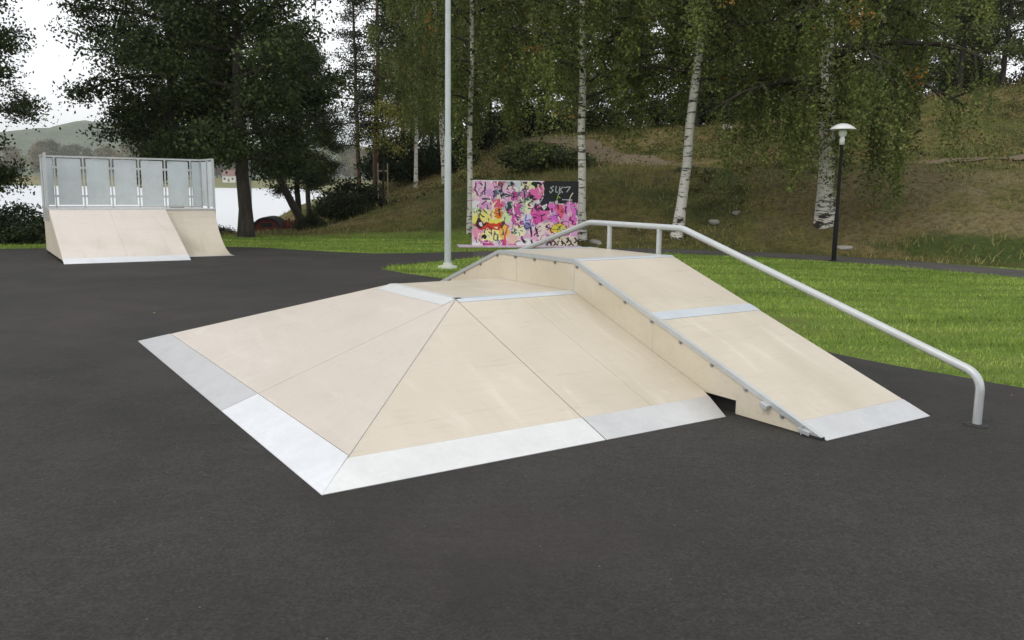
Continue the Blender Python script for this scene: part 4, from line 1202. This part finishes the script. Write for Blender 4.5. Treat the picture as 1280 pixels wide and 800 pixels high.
def lamp():
    e = empty('path_lamp', (7.55, 20.0, 0), 0, 'black post lamp with a white mushroom shade beside the footpath', 'lamp')
    m = MB(); m.tube([(0, 0, 0), (0, 0, 1.0), (0, 0, 1.02), (0, 0, 2.72)], [.055, .052, .040, .036], 14); m.build('post', M['black'], e)
    m = MB(); m.lathe([(0, .02), (.10, .02), (.12, .0)], 16); m.build('base', M['black'], e)
    m = MB(); m.lathe([(.0, 3.16), (.07, 3.155), (.16, 3.125), (.25, 3.07), (.29, 3.025), (.285, 3.018), (.15, 3.03), (.0, 3.04)], 28); m.build('lamp_shade', M['white_en'], e)
    m = MB(); m.lathe([(.0, 3.03), (.075, 3.02), (.095, 2.96), (.085, 2.90), (.050, 2.86), (.045, 2.84), (.06, 2.81), (.055, 2.68), (.0, 2.67)], 20); m.build('lamp_body', M['white_en'], e)
lamp()
def marker():
    e = empty('marker_post', gpos(25.9, 54.5), 0, 'yellow post with white bands on the crest of the hill', 'post')
    m = MB(); m.tube([(0, 0, -.1), (0, 0, 1.45)], .045, 10); m.build('post', M['yellowpaint'], e)
    for z in (.95, 1.2, 1.42):
        b = MB(); b.tube([(0, 0, z-.05), (0, 0, z+.05)], .052, 10); b.build('band', M['white_en'], e)
marker()
def stakes():
    e = empty('tree_stake_frame', gpos(-5.55, 36.5), 0, 'pair of thin timber stakes with a crossbar near the yellowing tree', 'stakes')
    for xx_ in (-.2, .2):
        m = MB(); m.tube([(xx_, 0, -.1), (xx_*1.02, 0, 1.9)], .028, 8); m.build('stake', M['timber'], e)
    m = MB(); m.box(-.24, .24, -.035, -.02, 1.55, 1.62); m.build('crossbar', M['timber'], e)
stakes()
def thin_pole():
    e = empty('thin_pole', (-8.45, 27.6, -.1), 0, 'thin grey pole between the thick alder trunk and the red shed', 'pole')
    m = MB(); m.tube([(0, 0, 0), (0, 0, 4.2)], .035, 10); m.build('shaft', M['galv_pole'], e)
    m = MB(); m.lathe([(.0, 4.27), (.04, 4.25), (.05, 4.19), (.0, 4.18)], 12); m.build('cap', M['black'], e)
thin_pole()
def shed():
    e = empty('boat_shed', (-8.75, 30.6, -.93), .1, 'small dark red shed with a rounded black roof at the water edge', 'shed')
    n = 12; w = .46; hh = .92
    arc = [(-w*cos(pi*i/n), 0, hh+.42*sin(pi*i/n)) for i in range(n+1)]
    m = MB(); m.prism([(-w, -.4, 0)]+[(p[0], -.4, p[2]*.99) for p in arc]+[(w, -.4, 0)], (0, 1.3, 0)); wl = m.build('wall', M['redwood'], e)
    outer = [(-(w+.05)*cos(pi*i/n), -.5, hh+.03+.46*sin(pi*i/n)) for i in range(n+1)]; inner = [(-(w+.0)*cos(pi*i/n), -.5, hh-.01+.42*sin(pi*i/n)) for i in range(n+1)]
    m = MB()
    for i in range(n): m.prism([outer[i], outer[i+1], inner[i+1], inner[i]], (0, 1.5, 0))
    m.build('roof', M['darkroof'], e)
    m = MB(); m.box(-.25, .25, -.43, -.398, 0.02, 1.0); dr = m.build('door', M['redwood'], e)
    m = MB(); m.box(-.02, .02, -.44, -.43, .45, .6); m.build('handle', M['black'], dr)
    m = MB(); m.box(-.18, .18, -.425, -.403, 1.06, 1.2); m.build('window', M['glassdark'], e)
    f = empty('plank_fence', (-8.1, 30.4, -.62), .05, 'low dark red plank fence right of the rounded shed', 'fence')
    m = MB()
    for i in range(8): m.box(-.1+i*.095, -.025+i*.095, 0, .02, 0, .95+.05*(i % 3))
    m.build('planks', M['redwood'], f)
    m = MB(); m.box(-.12, .68, .022, .05, .25, .32); m.box(-.12, .68, .022, .05, .7, .77); m.build('rail', M['redwood'], f)
    g = empty('plank_fence', (-9.45, 30.7, -.62), 0, 'short dark red plank fence left of the rounded shed, beside the alder trunk', 'fence')
    m = MB()
    for i in range(4): m.box(-.1+i*.095, -.025+i*.095, 0, .02, 0, .9)
    m.build('planks', M['redwood'], g)
    m = MB(); m.box(-.12, .30, .022, .05, .3, .37); m.build('rail', M['redwood'], g)
shed()

def rock(X, Y, s, lab, seed):
    rg = random.Random(seed)
    bm = bmesh.new(); bmesh.ops.create_icosphere(bm, subdivisions=3, radius=1)
    for v in bm.verts:
        c = v.co.copy(); n_ = float(vnoise(c.x*1.4+seed, c.y*1.4+c.z*1.1, seed))
        v.co = c*(.7+.55*n_)
        if v.co.z > .55: v.co.z = .55+(v.co.z-.55)*.3
    me = bpy.data.meshes.new('rock'); bm.to_mesh(me); bm.free(); me.materials.append(M['rock'])
    o = bpy.data.objects.new('rock', me); link(o); o.location = (X, Y, zts(X, Y)+s[2]*.15); o.scale = s; o.rotation_euler = (rg.uniform(-.2, .2), rg.uniform(-.3, .3), rg.uniform(0, 6))
    tag(o, lab, 'rock', 'pale rocks on the hillside')
rock(10.6, 43.5, (.55, .3, .28), 'pale slanting rock high on the slope between the leaning birch and the thick one', 1)
rock(15.0, 35.8, (.30, .2, .14), 'flat white rock on the slope right of the lamp shade', 2)
rock(8.6, 22.1, (.24, .16, .08), 'flat pale rock at the foot of the lamp beside the path', 3)
rock(2.35, 24.3, (.20, .14, .10), 'small pale rock right of the graffiti wall at the foot of the birch', 4)
rock(5.9, 25.2, (.20, .15, .10), 'small pale stone low on the slope between the rail and the thick birch', 5)
rock(6.6, 25.4, (.14, .12, .08), 'smallest white stone low on the slope, left of the thick birch', 6)

rng = np.random.default_rng(91)
n_ = 700
lx = rng.uniform(-9, 8, n_); ly = rng.uniform(1.2, 20, n_)
inside = point_in_poly(lx, ly, asph_pts)
bxx = lx*cos(BOX_RZ)+ly*sin(BOX_RZ); byy = -lx*sin(BOX_RZ)+ly*cos(BOX_RZ)
onbox = (bxx > 1.45) & (bxx < 5.85) & (byy > 3.2) & (byy < 10.1)
er = np.array(edge_right); de = dist_path(lx, ly, edge_right+edge_far)
kp = inside & ~onbox & ((rng.random(n_) < .16) | (de < .5))
lx, ly = lx[kp], ly[kp]
V_, F_ = leaf_quads(np.stack([lx, ly, np.full(len(lx), .014)], -1), rng, .028, flat=.97)
V_[:, 2] = np.clip(V_[:, 2], .011, .03)
M['litter'] = m_leaf('fallen birch leaves', (.12, .09, .03), (.26, .20, .07), (.40, .34, .16), trans=.1)
tag(mesh_np('fallen_leaves', V_, F_, M['litter']), 'tiny fallen birch leaves scattered on the asphalt', 'leaves', kind='stuff')

# ------------------------------------------------------------------ air
m = MB(); m.box(-7600, 7600, -700, 8900, -6, 260)
hz = m.build('haze', None); tag(hz, 'thin pale air over the lake', 'haze', kind='stuff')
hm = bpy.data.materials.new('haze air'); hm.use_nodes = True; hm.node_tree.nodes.clear()
ho = hm.node_tree.nodes.new('ShaderNodeOutputMaterial'); hv = hm.node_tree.nodes.new('ShaderNodeVolumePrincipled')
hv.inputs['Color'].default_value = (.97, .985, 1, 1); hv.inputs['Density'].default_value = .00020; hv.inputs['Anisotropy'].default_value = .2
hm.node_tree.links.new(hv.outputs[0], ho.inputs['Volume']); hz.data.materials.append(hm)

# ------------------------------------------------------------------ camera
cam = bpy.data.cameras.new('camera'); co = bpy.data.objects.new('camera', cam); link(co)
cam.sensor_width = 36; cam.sensor_fit = 'HORIZONTAL'; cam.lens = 1062.8*36/1280
cam.clip_start = .05; cam.clip_end = 20000
P_, Rl = .1541, .0128
fw = Vector((0, cos(P_), -sin(P_))); r0 = Vector((1, 0, 0)); u0 = r0.cross(fw)
r2 = r0*cos(Rl)+u0*sin(Rl); u2 = -r0*sin(Rl)+u0*cos(Rl)
co.matrix_world = Matrix(((r2.x, u2.x, -fw.x, 0), (r2.y, u2.y, -fw.y, 0), (r2.z, u2.z, -fw.z, 1.6), (0, 0, 0, 1)))
scene.camera = co

# ------------------------------------------------------------------ light and sky
SUN_EL, SUN_AZ = radians(48), radians(-62)      # azimuth from +Y towards +X (sun to the left, ahead)
SUN_AZ = radians(-125)
sd = Vector((sin(SUN_AZ)*cos(SUN_EL), cos(SUN_AZ)*cos(SUN_EL), sin(SUN_EL)))
sl = bpy.data.lights.new('sun', 'SUN'); sl.energy = .8; sl.angle = radians(14); sl.color = (1, .95, .88)
so = bpy.data.objects.new('sun', sl); link(so)
so.rotation_euler = sd.to_track_quat('Z', 'Y').to_euler(); so.location = sd*50
world = bpy.data.worlds.new('World'); scene.world = world; world.use_nodes = True
nt = world.node_tree; nt.nodes.clear()
out = nt.nodes.new('ShaderNodeOutputWorld')
sky = nt.nodes.new('ShaderNodeTexSky'); sky.sky_type = 'NISHITA'; sky.sun_disc = False
sky.sun_elevation = SUN_EL; sky.sun_rotation = SUN_AZ
bg1 = nt.nodes.new('ShaderNodeBackground'); bg1.inputs['Strength'].default_value = .12
nt.links.new(sky.outputs[0], bg1.inputs['Color'])
bg2 = nt.nodes.new('ShaderNodeBackground')
tc = nt.nodes.new('ShaderNodeTexCoord'); mp = nt.nodes.new('ShaderNodeMapping'); mp.inputs['Scale'].default_value = (1, 1, 2.6)
nt.links.new(tc.outputs['Generated'], mp.inputs['Vector'])
no = nt.nodes.new('ShaderNodeTexNoise'); no.inputs['Scale'].default_value = 2.3; no.inputs['Detail'].default_value = 6
nt.links.new(mp.outputs[0], no.inputs['Vector'])
cr = nt.nodes.new('ShaderNodeValToRGB'); cr.color_ramp.elements[0].position = .3; cr.color_ramp.elements[0].color = (.86, .90, .94, 1); cr.color_ramp.elements[1].position = .65; cr.color_ramp.elements[1].color = (1, 1, 1, 1)
nt.links.new(no.outputs['Fac'], cr.inputs['Fac']); nt.links.new(cr.outputs['Color'], bg2.inputs['Color'])
bg2.inputs['Strength'].default_value = 1.4
cm = nt.nodes.new('ShaderNodeValToRGB'); cm.color_ramp.elements[0].position = .33; cm.color_ramp.elements[0].color = (.35, .35, .35, 1); cm.color_ramp.elements[1].position = .45; cm.color_ramp.elements[1].color = (.96, .96, .96, 1)
nt.links.new(no.outputs['Fac'], cm.inputs['Fac'])
mx = nt.nodes.new('ShaderNodeMixShader'); nt.links.new(cm.outputs['Color'], mx.inputs[0]); nt.links.new(bg1.outputs[0], mx.inputs[1]); nt.links.new(bg2.outputs[0], mx.inputs[2])
nt.links.new(mx.outputs[0], out.inputs['Surface'])

scene.view_settings.view_transform = 'Standard'
scene.view_settings.look = 'None'
scene.view_settings.exposure = 0.0
scene.view_settings.gamma = 1.0
